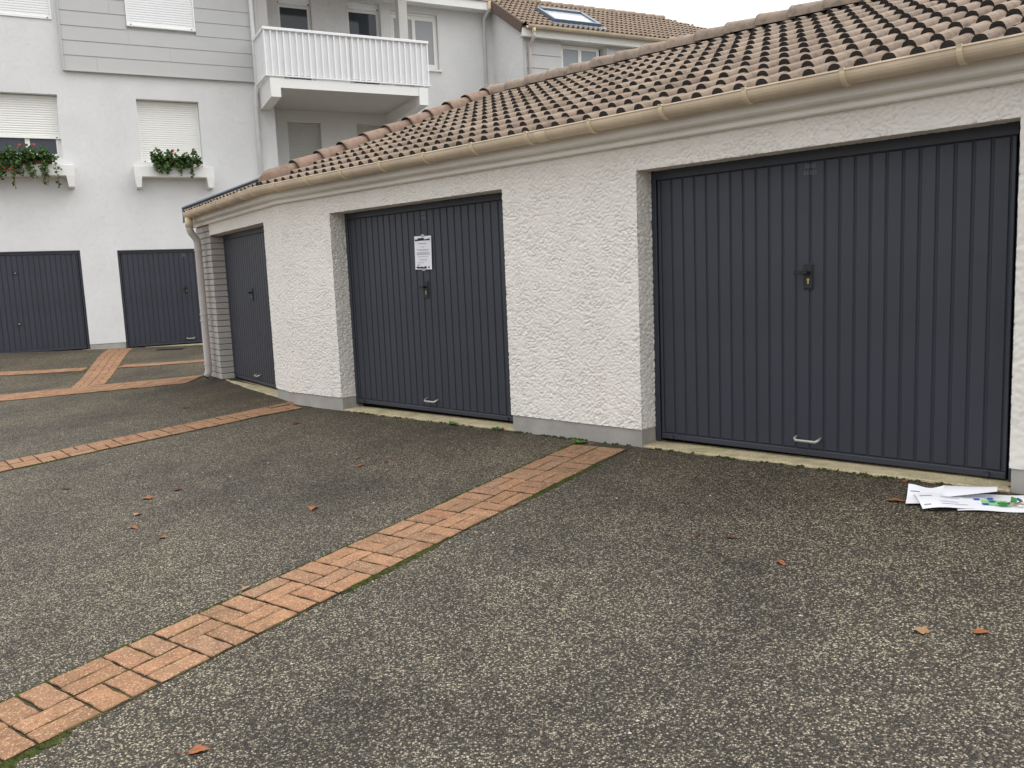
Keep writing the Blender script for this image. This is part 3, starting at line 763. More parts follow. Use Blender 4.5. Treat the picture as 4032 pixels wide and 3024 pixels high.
# decking under the tiles
mb = MB(); dz = -.03
e1 = fx(3.62, -.25); Hh1 = fx(3.62, RY + .2)
def P(x, y, z): return (x, y, z + dz)
mb.add([P(cxu, EY + .02, EZ), P(5.7, EY + .02, EZ), P(5.7, RY, RZ), P(*HT)], [(0, 1, 2, 3)])
mb.add([P(HT[0], RY, RZ), P(5.7, RY, RZ), P(5.7, 6.3, EZ + .05), P(-2.7, 6.3, EZ + .05)], [(0, 1, 2, 3)])
mb.add([P(e1[0], e1[1], EZ), P(cxu, EY + .02, EZ), P(*HT), P(Hh1[0], Hh1[1], RZ)], [(0, 1, 2, 3)])
roof = gpart('roof', mb.mesh('roof', ['underlay']))
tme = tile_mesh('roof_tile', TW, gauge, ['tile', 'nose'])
hn = Vector((-math.cos(half), math.sin(half)))
lay_tiles(roof, Matrix.Translation((0, EY, EZ)), tme, -3.42, 5.7, ROWS, gauge, TW, beta, [((cxu, 0), (hn.x, hn.y)), ((5.70, 0), (1, 0))])
# far bay tiles: frame at its own eave
F1 = FW @ Matrix.Translation((0, -.22, EZ))
h1 = F1.inverted() @ Vector((cxu, EY, EZ)); h2 = F1.inverted() @ Vector(HT); dd = (h2 - h1); n1 = Vector((dd.y, -dd.x)).normalized()
lay_tiles(roof, F1, tme, -3.62, .6, ROWS, gauge, TW, beta, [((h1.x, h1.y), (n1.x, n1.y))])
# verge flashing at the far end
vb = MB(); ca, sb = math.cos(beta), math.sin(beta)
for (xa, xb, za, zb) in ((-3.70, -3.60, .115, .135), (-3.70, -3.688, -.10, .116)):
    vb.add([(x, y, z) for x in (xa, xb) for (y, z) in ((-.02, za - .02 * sb), (slen * ca, slen * sb + za), (slen * ca, slen * sb + zb), (-.02, zb - .02 * sb))], [(0, 1, 2, 3), (7, 6, 5, 4), (0, 4, 5, 1), (1, 5, 6, 2), (2, 6, 7, 3), (3, 7, 4, 0)])
put('verge_flashing', vb.mesh('verge_flashing', ['zinc']), roof, mat=F1)

def ridge_tile_mesh(name, L, r0, r1, mat, end=False):
    n = 9; V = []; F = []; sec = [(0, r0 + .003), (.030, r0 + .003), (.040, r0), (L, r1)]
    if end: sec = [(-.15, .018), (-.135, r0 * .55), (-.09, r0 * .85), (-.03, r0 * .98), (.04, r0), (L, r1)]
    th = .016
    for (y, r) in sec:
        dz_ = -.055 * (1 - min(1, (y + .15) / .15)) if end else 0
        for k in range(n):
            a = math.pi * (-.06 + 1.12 * k / (n - 1)); V.append((math.cos(a) * r * 1.05, y, math.sin(a) * r * .92 + dz_))
    m = len(V)
    for k in range(n):
        a = math.pi * (-.06 + 1.12 * k / (n - 1)); r = sec[0][1] - th; V.append((math.cos(a) * max(r, .003) * 1.05, sec[0][0] + .002, math.sin(a) * max(r, .003) * .92 + (-.055 if end else 0)))
    for i in range(len(sec) - 1):
        for k in range(n - 1): F.append((i * n + k + 1, i * n + k, (i + 1) * n + k, (i + 1) * n + k + 1))
    idx = [0] * len(F)
    for k in range(n - 1): F.append((k, k + 1, m + k + 1, m + k)); idx.append(1)
    # inner
    for k in range(n): V.append((V[(len(sec) - 1) * n + k][0] * .85, L, V[(len(sec) - 1) * n + k][2] * .85))
    for k in range(n - 1): F.append((m + k, m + k + 1, m + n + k + 1, m + n + k)); idx.append(1)
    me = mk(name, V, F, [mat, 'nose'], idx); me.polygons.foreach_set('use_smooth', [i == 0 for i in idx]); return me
def lay_ridge(parent, p0, p1, sp, me, first=None, name='ridge_tile', lift=.055):
    p0 = Vector(p0); p1 = Vector(p1); d = (p1 - p0); L = d.length; d.normalize(); x = d.cross(Vector((0, 0, 1))).normalized(); z = x.cross(d)
    k = 0
    while k * sp < L - .02:
        o = p0 + d * (k * sp) + z * (lift + random.uniform(-.003, .004))
        tilt = Matrix.Rotation(-.04 + random.uniform(-.008, .008), 4, 'X')
        m = Matrix(((x.x, d.x, z.x, o.x), (x.y, d.y, z.y, o.y), (x.z, d.z, z.z, o.z), (0, 0, 0, 1)))
        put(name, first if (k == 0 and first) else me, parent, mat=m @ tilt @ Matrix.Rotation(random.uniform(-.012, .012), 4, 'Z')); k += 1
h0 = Vector((cxu, EY, EZ)); hd = (Vector(HT) - h0)
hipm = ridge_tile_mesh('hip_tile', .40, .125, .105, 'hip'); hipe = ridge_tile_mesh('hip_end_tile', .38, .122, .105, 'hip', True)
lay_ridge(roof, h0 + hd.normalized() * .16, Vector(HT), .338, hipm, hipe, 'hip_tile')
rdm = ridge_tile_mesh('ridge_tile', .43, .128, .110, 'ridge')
lay_ridge(roof, Vector((HT[0] - .02, RY, RZ)), Vector((5.75, RY, RZ)), .36, rdm)
# near-black strip laid under the caps
sb_ = MB(); hx = hd.normalized().cross(Vector((0, 0, 1))).normalized(); zz = Vector((0, 0, .05))
for p0, p1, w in ((h0, Vector(HT), hx * .20), (Vector((HT[0], RY, RZ)), Vector((5.75, RY, RZ)), Vector((0, .21, 0)))):
    dn = Vector((0, 0, .032 if w.x != 0 else -.012)); q = [p0 - w + dn, p0 + zz, p0 + w + dn, p1 - w + dn, p1 + zz, p1 + w + dn]
    sb_.add(q, [(0, 1, 4, 3), (1, 2, 5, 4)])
put('ridge_dark_strip', sb_.mesh('ridge_dark_strip', ['dark_strip']), roof)

# ================================================================== APARTMENT BUILDING
ZB = .42
apt = empty('apartment_building', (LPX, LPY, ZB), LA)
tag(apt, 'white rendered apartment building with grey cladding, shutters and garage doors', 'building')
am = Matrix.Translation((0, 0, -ZB))
def apart(name, me, x=0., y=0., z=0., parent=None):
    return put(name, me, parent, (x, y, z)) if parent else put(name, me, apt, (x, y, z - ZB))
HW = [(-3.36, -.74, -1., 2.62, .12), (-.02, 2.70, -1., 2.60, .12), (-2.16, -.87, 4.54, 5.85, .30), (.65, 1.94, 4.50, 5.85, .30), (-2.16, -.87, 7.35, 8.75, .14), (.64, 1.95, 7.36, 8.75, .10)]
w = wall_holes(-7.0, 3.62, .585, 9.6, HW, 0, .2)
w.add([(3.62, 0, .3), (3.62, 1.2, .3), (3.62, 1.2, 9.6), (3.62, 0, 9.6)], [(0, 1, 2, 3)])
apart('wall', w.mesh('wall', ['render_far']))
for a, b in ((-7, -3.37), (-.735, -.025), (2.705, 3.62)):
    mb = MB(); mb.box(a, b, .012, .2, .2, .584); apart('plinth', mb.mesh('plinth', ['plinth']))
for a, b, t in ((-3.37, -.74, .475), (-.02, 2.7, .440)):
    mb = MB(); mb.box(a, b, -.02, .2, .2, t); apart('threshold', mb.mesh('threshold', ['sill']))
d4 = garage_door(apt, am, -3.355, -.745, .50, 2.615, .06, -2.05, 24, None, handle=False)
for (x, z, r) in ((-2.0, 2.17, .03), (-2.03, 1.11, .035)):
    c = MB(); c.tube((x, .06, z), (x, .03, z), r, 12); c.tube((x, .03, z), (x, .012, z), r * .45, 10, 1); put('lock_rosette', c.mesh('lock_rosette', ['black', 'steel']), d4)
d5 = garage_door(apt, am, -.015, 2.695, .465, 2.595, .06, 1.34, 24, [None, None])
for a in (d4, d5): a['label'] = 'anthracite ribbed garage door of the apartment building'

def roller(x0, x1, z0, z1, y, mat, slat=.0475, box=True, dots=True, bulge=.006):
    mb = MB(); mb.box(x0, x0 + .03, y - .012, y + .03, z0, z1, 0); mb.box(x1 - .03, x1, y - .012, y + .03, z0, z1, 0)
    mb.box(x0 + .03, x1 - .03, y + .022, y + .03, z0, z1, 0)
    mb.box(x0 + .031, x1 - .031, y - .004, y + .014, z0, z0 + .055, 0, .004)
    if dots:
        for x in (x0 + .07, x1 - .09): mb.box(x, x + .022, y - .014, y - .005, z0 + .02, z0 + .04, 1)
    sh = put('roller_shutter', mb.mesh('roller_shutter', [mat, 'black']), apt, (0, 0, -ZB))
    s = MB(); n = 4; V = []; w_ = x1 - x0 - .064
    for k in range(n + 1):
        t = k / n; V += [(0, -bulge * math.sin(math.pi * t), t * (slat - .006)), (w_, -bulge * math.sin(math.pi * t), t * (slat - .006))]
    s.add(V, [(2 * k, 2 * k + 1, 2 * k + 3, 2 * k + 2) for k in range(n)] + [(2 * n, 2 * n + 1, 1, 0)]); me = s.mesh('shutter_slat', [mat])
    z = z0 + .058
    while z + slat < z1 + .001: put('shutter_slat', me, sh, (x0 + .032, y + .012, z)); z += slat
    return sh
roller(.655, 1.935, 4.505, 5.84, .17, 'shutter')
roller(-2.155, -.875, 4.96, 5.84, .15, 'shutter')
roller(.60, 2.0, 7.345, 8.75, -.075, 'shutter_white', .05, bulge=.002)
roller(-2.16, -.82, 7.35, 8.75, -.02, 'shutter_white', .05, bulge=.002)
mb = MB(); mb.box(.60, 2.0, -.10, .0, 7.335, 7.36); put('window_sill', mb.mesh('window_sill', ['white']), apt, (0, 0, -ZB))

def window(x0, x1, z0, z1, y, sashes=2, glass='glass', fr=.06, tip=False):
    mb = MB(); mb.box(x0, x0 + fr, y, y + .06, z0, z1, 0, .004); mb.box(x1 - fr, x1, y, y + .06, z0, z1, 0, .004)
    mb.box(x0 + fr, x1 - fr, y, y + .06, z1 - fr, z1, 0, .004); mb.box(x0 + fr, x1 - fr, y, y + .06, z0, z0 + fr, 0, .004)
    w_ = put('window', mb.mesh('window', ['frame']), apt, (0, 0, -ZB)); n = sashes; pw = (x1 - x0 - 2 * fr) / n
    for k in range(n):
        a, b = x0 + fr + pw * k, x0 + fr + pw * (k + 1); s = .045
        m = MB(); m.box(a, a + s, y - .012, y + .04, z0 + fr, z1 - fr, 0, .004); m.box(b - s, b, y - .012, y + .04, z0 + fr, z1 - fr, 0, .004)
        m.box(a + s, b - s, y - .012, y + .04, z1 - fr - s, z1 - fr, 0, .004); m.box(a + s, b - s, y - .012, y + .04, z0 + fr, z0 + fr + s, 0, .004)
        put('sash', m.mesh('sash', ['frame']), w_)
        m = MB(); m.box(a + s - .004, b - s + .004, y + .012, y + .024, z0 + fr + s - .004, z1 - fr - s + .004)
        put('pane', m.mesh('pane', [glass]), w_)
    return w_
window(-2.155, -.875, 4.55, 5.84, .20)
window(.655, 1.935, 4.51, 5.84, .22)

def ledge(x0, x1, bw0, bw1):
    """white concrete flower ledge with two brackets"""
    zt, zb, zk = 4.38, 4.15, 3.93; mb = MB()
    mb.box(x0, x1, -.30, .0, zb, zt, 0, .008)
    for a, b in ((x0, x0 + bw0), (x1 - bw1, x1)):
        c = .03
        mb.add([(a, -.302, zb + .01), (b, -.302, zb + .01), (b - c, -.285, zk), (a + c, -.285, zk), (a, 0, zb + .01), (b, 0, zb + .01), (b - c, 0, zk - .02), (a + c, 0, zk - .02)],
               [(3, 2, 1, 0), (0, 1, 5, 4), (1, 2, 6, 5), (2, 3, 7, 6), (3, 0, 4, 7)])
    return apart('flower_ledge', mb.mesh('flower_ledge', ['white']))
ledge(.46, 2.11, .15, .17); ledge(-2.34, -.69, .15, .17)

# cladding boards
bi = 0
for k in range(11):
    z = 6.36 + k * .30; x = -.67; cutx = [1.42, 3.30] if k % 2 else [-.05 + .33 * (k % 3), 3.30]
    while x < 3.29:
        xe = min([c for c in cutx if c > x + .05] or [3.30])
        segs = [(x, xe)]
        if z + .3 > 7.37 and z < 8.75:
            segs = [(a, b) for a, b in ((x, min(xe, .595)), (max(x, 2.005), xe)) if b > a + .01]
        for a, b in segs:
            m = MB(); m.add([(a + .001, -.066, z), (b - .001, -.066, z), (b - .001, -.056, z + .297), (a + .001, -.056, z + .297), (a + .001, .0, z), (b - .001, .0, z), (b - .001, .0, z + .297), (a + .001, .0, z + .297)],
                            [(0, 1, 2, 3), (4, 5, 1, 0), (1, 5, 6, 2), (3, 2, 6, 7), (4, 0, 3, 7)])
            apart('cladding_board', m.mesh('cladding_board', ['clad']))
        x = xe
# cladding edge trims
m = MB(); m.box(-.705, -.672, -.085, .0, 6.34, 9.6); m.box(-.672, 3.30, -.085, .0, 6.335, 6.358); m.box(3.302, 3.33, -.085, 0, 6.34, 9.6); apart('cladding_trim', m.mesh('cladding_trim', ['clad']))
# downpipe on the facade
m = MB(); m.path([(3.235, -.135, 9.6), (3.235, -.135, 6.5), (3.235, -.135, 6.28), (3.20, -.07, 6.05), (3.20, -.07, .8)], .05, 12)
pp = apart('downpipe', m.mesh('downpipe', ['pipe_white'], True))
for x, y, z in ((3.235, -.135, 6.9), (3.235, -.135, 8.6), (3.20, -.07, 5.8), (3.20, -.07, 4.2), (3.20, -.07, 6.02)):
    c = MB(); c.tube((x, y, z), (x, y, z + .03), .058, 12); put('pipe_clip', c.mesh('pipe_clip', ['pipe_white']), pp)

# recessed wall behind the balcony and to the right of it
BY = 1.2
HR = [(4.15, 4.98, 6.4, 8.74, 1.42), (5.90, 6.78, 6.4, 8.79, 1.42), (4.18, 5.02, 4.0, 5.72, 1.42), (5.96, 6.85, 4.0, 5.74, 1.42), (7.05, 8.37, 7.24, 8.66, 1.38)]
w = wall_holes(3.62, 11.2, .3, 9.6, HR, BY, 1.4)
apart('wall', w.mesh('wall', ['render_far']))
for (a, b, t) in ((4.15, 4.98, 8.74), (5.90, 6.78, 8.79)):
    m = MB(); m.box(a, b, 1.34, 1.40, t - .16, t, 0, .006)
    for x in (a + .02, b - .05): m.box(x, x + .03, 1.325, 1.345, t - .15, t - .115, 1)
    apart('shutter_box', m.mesh('shutter_box', ['shutter_white', 'black']))
    window(a, b, 6.4, t - .165, 1.35, 1, 'glass', .03)
for a, b, t in ((4.185, 5.015, 5.71), (5.965, 6.845, 5.73)): roller(a, b, 4.0, t, 1.32, 'shutter_shaded', .05, dots=False)
window(7.055, 8.365, 7.28, 8.60, 1.29, 2, 'glass_net')
m = MB(); m.box(7.06, 8.36, 1.27, 1.33, 8.605, 8.657); apart('shutter_box', m.mesh('shutter_box', ['frame']))
m = MB(); m.box(7.0, 8.42, BY - .06, BY + .1, 7.185, 7.238, 0, .006); apart('window_sill', m.mesh('window_sill', ['white']))
# eaves of the recessed wing
m = MB(); m.box(6.3, 9.9, BY - .40, BY + .0, 8.83, 8.86); m.box(6.3, 9.9, BY - .42, BY - .40, 8.80, 9.02); apart('fascia', m.mesh('fascia', ['white']))
m = MB(); m.add([(6.3, BY - .46, 9.02), (9.9, BY - .46, 9.02), (9.9, BY + 5, 11.4), (6.3, BY + 5, 11.4)], [(0, 1, 2, 3)]); m.box(-7.4, 6.3, -.5, 6, 9.6, 9.75); m.box(3.2, 7.2, -1.4, BY - .01, 9.15, 9.3); apart('roof', m.mesh('roof', ['tile_far']))  # last box: unseen roof on the balcony posts, extended forward to darken the recess
m = MB(); m.path([(9.72, BY - .44, 8.99), (9.72, BY - .44, 8.84), (9.72, BY - .07, 8.66), (9.72, BY - .07, 2.0)], .045, 12); pp = apart('downpipe', m.mesh('downpipe', ['pipe_white'], True))
c = MB(); c.tube((9.72, BY - .44, 9.03), (9.72, BY - .44, 8.82), .052, 12); put('pipe_outlet', c.mesh('pipe_outlet', ['gutter_clip']), pp)
for z in (8.3, 6.9): c = MB(); c.tube((9.72, BY - .07, z), (9.72, BY - .07, z + .03), .054, 12); put('pipe_clip', c.mesh('pipe_clip', ['pipe_white']), pp)

# balcony
BX0, BX1, BF = 3.24, 7.04, -1.2
zr, zb_ = 7.27, 6.24                           # handrail top, bottom rail
m = MB(); m.box(3.50, 6.80, BF + .02, BY, 6.01, 6.13)
balc = apart('balcony', m.mesh('balcony', ['soffit'])); balc['label'] = 'white balcony with ribbed balustrade panels'
m = MB(); m.box(3.50, 6.80, BF, BF + .019, 6.005, 6.205); put('slab_edge', m.mesh('slab_edge', ['white']), balc)
for a, b in ((3.30, 3.52), (6.78, 7.00)):
    m = MB(); m.add([(a, BF - .02, 6.20), (b, BF - .02, 6.20), (b, BF - .02, 5.80), (a, BF - .02, 5.80), (a, BY, 6.20), (b, BY, 6.20), (b, BY, 5.66), (a, BY, 5.66)], [(3, 2, 1, 0), (0, 1, 5, 4), (1, 2, 6, 5), (2, 3, 7, 6), (3, 0, 4, 7)])
    put('bracket', m.mesh('bracket', ['white']), balc)
m = MB(); m.box(BX0 - .03, BX1 + .03, BF - .035, BF + .035, zr - .06, zr, 0, .006); m.box(BX0 - .03, BX0 + .035, BF + .036, .0, zr - .06, zr); m.box(BX1 - .035, BX1 + .03, BF + .036, BY, zr - .06, zr); put('handrail', m.mesh('handrail', ['balcony']), balc)
m = MB(); m.box(BX0 - .03, BX1 + .04, BF - .025, BF + .025, zb_, zb_ + .03); m.box(BX0 - .03, BX0 + .02, BF + .026, .0, zb_, zb_ + .03); m.box(BX1 - .02, BX1 + .03, BF + .026, BY, zb_, zb_ + .03); put('bottom_rail', m.mesh('bottom_rail', ['balcony']), balc)
bm_ = MB(); bm_.box(-.015, .015, -.011, .011, zb_ + .031, zr - .061); bme = bm_.mesh('baluster', ['balcony'])
nb = 27
for k in range(nb + 1): put('baluster', bme, balc, (BX0 + (BX1 - BX0) * k / nb, BF - .005, 0))
for k in range(1, 9): put('baluster', bme, balc, (BX0, BF + 1.2 * k / 9, 0))
for k in range(1, 9): put('baluster', bme, balc, (BX1, BF + 2.4 * k / 9, 0))
# ribbed sheet behind the bars
def ribbed(x0, x1):
    m = MB(); V = []; n = int((x1 - x0) / .02)
    for i in range(n + 1):
        y = .0035 if (i // 2) % 2 else 0
        V += [(x0 + (x1 - x0) * i / n, y, zb_ + .05), (x0 + (x1 - x0) * i / n, y, zr - .065)]
    m.add(V, [(2 * i, 2 * i + 2, 2 * i + 3, 2 * i + 1) for i in range(n)]); return m.mesh('balustrade_panel', ['balcony_sheet'])
for a, b in ((BX0 + .02, BX0 + .42), (BX0 + .44, BX0 + 1.90), (BX0 + 1.92, BX0 + 3.38), (BX0 + 3.40, BX1 - .02)): put('balustrade_panel', ribbed(a, b), balc, (0, BF + .02, 0))
put('balustrade_panel', ribbed(.03, 1.19), balc, (BX0 + .02, BF, 0), (0, 0, math.pi / 2)); put('balustrade_panel', ribbed(.03, 2.35), balc, (BX1 - .02, BF, 0), (0, 0, math.pi / 2))
for x in (BX0 + .43, BX0 + 1.91, BX0 + 3.39):
    m = MB(); m.box(x - .012, x + .012, BF + .026, BF + .06, 6.13, zr - .061); m.box(x - .02, x + .06, BF + .0, BF + .04, 6.191, 6.235); put('balustrade_post', m.mesh('balustrade_post', ['pipe']), balc)
for (x, y) in ((3.50, .10), (6.86, -.10)):
    m = MB(); m.box(x - .11, x + .11, y - .11, y + .11, 6.13, 9.6); put('roof_post', m.mesh('roof_post', ['soffit']), balc)
m = MB(); m.add([(6.80, -.05, 8.75), (6.80, .05, 8.75), (6.80, .05, 8.95), (6.80, -.05, 8.95), (6.30, -.05, 9.55), (6.30, .05, 9.55), (6.55, .05, 9.55), (6.55, -.05, 9.55)], [(0, 1, 2, 3), (0, 4, 5, 1), (3, 2, 6, 7), (0, 3, 7, 4), (1, 5, 6, 2)]); put('roof_brace', m.mesh('roof_brace', ['white']), balc)

# ================================================================== NEIGHBOURING HOUSE
NX, NY = LPX + ldx * 9.97 + lnx * .6, LPY + ldy * 9.97 + lny * .6
nb_ = empty('neighbouring_house', (NX, NY, ZB), LA)
tag(nb_, 'house with brown tiled roof and skylight above grey cladding, behind the garage ridge', 'house')
def npart(name, me, parent=None): return put(name, me, parent or nb_, (0, 0, 0 if parent else -ZB))
w = wall_holes(0, 10, .2, 7.8, [(1.14, 2.52, 6.96, 7.72, .26)], 0, .25); w.add([(0, 0, .2), (0, 6, .2), (0, 6, 9.4), (0, 2.0, 9.2), (0, 0, 7.95)], [(4, 3, 2, 1, 0)]); npart('wall', w.mesh('wall', ['render_far']))
EO, EZ2 = -.30, 6.30 + Zc; tb = .60; b2 = math.atan(tb); RO = 1.75; RZ2 = EZ2 + tb * (RO - EO)
def board(a, b, z, h):
    m = MB(); m.add([(a, -.06, z), (b, -.06, z), (b, -.045, z + h - .004), (a, -.045, z + h - .004), (a, 0, z), (b, 0, z), (b, 0, z + h - .004), (a, 0, z + h - .004)], [(0, 1, 2, 3), (4, 5, 1, 0), (1, 5, 6, 2), (3, 2, 6, 7), (4, 0, 3, 7)])
    npart('cladding_board', m.mesh('cladding_board', ['clad']))
z = 5.7
while z < 7.74:
    h = min(.33, 7.76 - z)
    if z + h > 6.95: board(.04, 1.10, z, h); board(2.56, 5.5, z, h); board(5.505, 10, z, h)
    else: board(.04, 1.6, z, h); board(1.605, 5.5, z, h)
    z += .33
m = MB(); m.box(-.02, .038, -.07, .0, 5.6, 7.76); m.box(2.525, 2.556, -.075, .0, 6.95, 7.74); npart('corner_trim', m.mesh('corner_trim', ['clad']))
m = MB(); m.box(-.15, 10.2, -.24, -.20, 7.74, 7.95); m.box(-.15, 10.2, -.199, 0, 7.745, 7.765); npart('fascia', m.mesh('fascia', ['white']))
def nwindow(x0, x1, z0, z1, y):
    mb = MB(); fr = .05; mb.box(x0, x0 + fr, y, y + .06, z0, z1); mb.box(x1 - fr, x1, y, y + .06, z0, z1); mb.box(x0 + fr, x1 - fr, y, y + .06, z1 - fr, z1); mb.box(x0 + fr, x1 - fr, y, y + .06, z0, z0 + fr)
    w_ = npart('window', mb.mesh('window', ['frame'])); pw = (x1 - x0 - .1) / 2
    for k in range(2):
        a, b = x0 + .05 + pw * k, x0 + .05 + pw * (k + 1); s = .05; m = MB()
        m.box(a, a + s, y - .01, y + .04, z0 + fr, z1 - fr); m.box(b - s, b, y - .01, y + .04, z0 + fr, z1 - fr); m.box(a + s, b - s, y - .01, y + .04, z1 - fr - s, z1 - fr); m.box(a + s, b - s, y - .01, y + .04, z0 + fr, z0 + fr + s)
        npart('sash', m.mesh('sash', ['frame']), w_); m = MB(); m.box(a + s, b - s, y + .012, y + .024, z0 + fr + s, z1 - fr - s); npart('pane', m.mesh('pane', ['glass_pale']), w_)
nwindow(1.15, 2.40, 6.97, 7.71, .12)
# gutter
pr = [(.22 + .07 * math.cos(a), EZ2 - .02 - .07 * math.sin(a)) for a in np.linspace(math.pi, 0, 10)] + [(.295, EZ2 - .008)] + [(.22 + .063 * math.cos(a), EZ2 - .02 - .063 * math.sin(a)) for a in np.linspace(0, math.pi, 10)]
gm2 = sweep(pr, [(-.05, -.0), (10.2, .0)], True)
gV = [(x, y - .14, z) for x, y, z in gm2.v]; gm2.v = gV
ng = npart('gutter', gm2.mesh('gutter', ['gutter']))
for k in range(11):
    c = MB(); x = .45 + .62 * k; an = np.linspace(math.pi * .9, 0, 9); V = []
    for xx in (x - .012, x + .012): V += [(xx, -.14 - (.22 + .074 * math.cos(a)), EZ2 - .02 - .074 * math.sin(a)) for a in an]
    c.add(V, [(i, i + 1, 10 + i, 9 + i) for i in range(8)]); npart('gutter_clip', c.mesh('gutter_clip', ['gutter_clip']), ng)
m = MB(); m.path([(.13, -.36, EZ2 - .08), (.13, -.36, EZ2 - .20)], .05, 12, 1); m.path([(.13, -.36, EZ2 - .19), (.13, -.34, EZ2 - .30), (.13, -.12, EZ2 - .45), (.13, -.11, EZ2 - .55), (.13, -.11, 2.5)], .047, 12, 0); pp = npart('downpipe', m.mesh('downpipe', ['pipe', 'gutter_clip'], True))
for z in (7.0, 6.0): c = MB(); c.tube((.13, -.11, z), (.13, -.11, z + .03), .056, 12); npart('pipe_clip', c.mesh('pipe_clip', ['pipe']), pp)
# roof
rx0, rx1, hx1 = -.16, 5.75, 9.4
m = MB(); m.add([(rx0, EO, EZ2 - .03), (hx1, EO, EZ2 - .03), (rx1, RO, RZ2 - .03), (rx0, RO, RZ2 - .03)], [(0, 1, 2, 3)]); m.add([(rx0, RO, RZ2 - .03), (rx1, RO, RZ2 - .03), (hx1, 3.8, EZ2), (rx0, 3.8, EZ2)], [(0, 1, 2, 3)]); m.add([(rx1, RO, RZ2 - .03), (hx1, EO, EZ2 - .03), (hx1, 3.8, EZ2)], [(0, 1, 2)])
nr = npart('roof', m.mesh('roof', ['underlay']))
sl2 = (RO - EO) / math.cos(b2); rows2 = 9; g2 = sl2 / rows2
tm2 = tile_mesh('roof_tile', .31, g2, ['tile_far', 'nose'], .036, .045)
hv = Vector((rx1 - hx1, RO - EO)); hn2 = Vector((-hv.y, hv.x)).normalized(); hn2 = hn2 if hn2.x > 0 else -hn2
lay_tiles(nr, Matrix.Translation((0, EO, EZ2)), tm2, rx0, hx1, rows2, g2, .31, b2, [((hx1, 0), (hn2.x, hn2.y))])
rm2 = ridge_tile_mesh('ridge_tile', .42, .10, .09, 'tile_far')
lay_ridge(nr, Vector((rx1 + .1, RO, RZ2)), Vector((rx0, RO, RZ2)), .36, rm2, None, 'ridge_tile', .03)
for k in range(9):           # verge tiles on the left edge
    y = EO + k * g2 * math.cos(b2); z = EZ2 + k * g2 * math.sin(b2)
    m = MB(); m.box(rx0 - .035, rx0 - .005, 0, g2 * 1.1, -.20, .045); put('verge_tile', m.mesh('verge_tile', ['verge']), nr, mat=Matrix.Translation((0, y, z)) @ Matrix.Rotation(b2, 4, 'X'))
# skylight
sk = MB(); a, b, v0, v1 = .92, 2.38, .33, 1.45; h = .14
sk.box(a, a + .09, v0, v1, 0, h); sk.box(b - .09, b, v0, v1, 0, h); sk.box(a + .091, b - .091, v0, v0 + .09, 0, h); sk.box(a + .091, b - .091, v1 - .11, v1, 0, h + .02); sk.box(a - .1, b + .1, v0 - .18, v0 - .002, .05, .07)
sky_o = put('skylight', sk.mesh('skylight', ['blue_metal']), nr, mat=Matrix.Translation((0, EO, EZ2)) @ Matrix.Rotation(b2, 4, 'X'))
m = MB(); m.box(a + .085, b - .085, v0 + .085, v1 - .105, .07, .10); put('pane', m.mesh('pane', ['skyglass']), sky_o)

# ================================================================== THINGS ON AND AROUND
# ---- notice on the middle door
nz = empty('notice', (WOX, WOY, 0), WA); nz['label'] = 'white paper notice taped to the middle garage door'; nz['category'] = 'notice'
def notice():
    m = MB(); w_, h_ = .252, .325; n = 8; V = []
    for i in range(n + 1):
        for j in range(n + 1):
            V.append((-w_ / 2 + w_ * i / n, -.003 * math.sin(i * .7) * (j / n) - .001, -h_ / 2 + h_ * j / n))
    m.add(V, [(i * (n + 1) + j, (i + 1) * (n + 1) + j, (i + 1) * (n + 1) + j + 1, i * (n + 1) + j + 1) for i in range(n) for j in range(n)]); return m.mesh('sheet', ['paper'])
mt = Matrix.Translation((-1.13, -.014, .255 + Zc)) @ Matrix.Rotation(R(1.5), 4, 'Y')
sh = put('sheet', notice(), nz, mat=mt)
pm = MB(); yq = -.0055
def bar(x0, x1, z0, z1, mi=0): pm.add([(x0, yq, z0), (x1, yq, z0), (x1, yq, z1), (x0, yq, z1)], [(0, 1, 2, 3)], mi)
pm.add([(-.112, yq, .115), (.02, yq, .120), (.11, yq, .122), (.108, yq, .138), (.025, yq, .128), (.022, yq, .146), (-.07, yq, .142), (-.075, yq, .130), (-.115, yq, .132)], [(0, 1, 2, 3, 4, 5, 6, 7, 8)], 0)
random.seed(4)
def words(xa, xb, z, h):
    x = xa
    while x < xb:
        l = random.uniform(.008, .028); bar(x, min(x + l, xb), z, z + h, 1); x += l + .005
words(-.06, .06, .088, .007); words(-.03, .03, .055, .004); words(-.09, .10, .030, .004); words(-.06, .07, .020, .004)
for z in (0, -.010, -.019): words(-.09, .10, z, .004)
words(-.07, .075, -.040, .004); words(-.09, .01, -.098, .004); words(-.09, -.03, -.118, .004); words(-.09, -.055, -.126, .004)
pm.add([(-.10, yq, -.152), (.05, yq, -.152), (.05, yq, -.132), (.03, yq, -.130), (.02, yq, -.138), (-.01, yq, -.138), (-.03, yq, -.133), (-.05, yq, -.139), (-.08, yq, -.133), (-.10, yq, -.136)], [tuple(range(10))], 0)
pm.add([(.085 + .012 * math.cos(t), yq, -.141 + .008 * math.sin(t)) for t in np.linspace(0, 6.28, 12)[:-1]], [tuple(range(11))], 0)
put('print', pm.mesh('print', ['ink', 'ink_soft']), sh)
put('print', text_mesh('10 décembre 2021', .016, 'ink'), sh, (0, yq - .0005, -.068), (math.pi / 2, 0, 0))
for z in (.166, -.164):
    m = MB(); m.add([(-.02, -.004, z - .012), (.03, -.004, z - .012), (.03, -.004, z + .012), (-.02, -.004, z + .012)], [(0, 1, 2, 3)]); put('tape', m.mesh('tape', ['pipe']), sh)

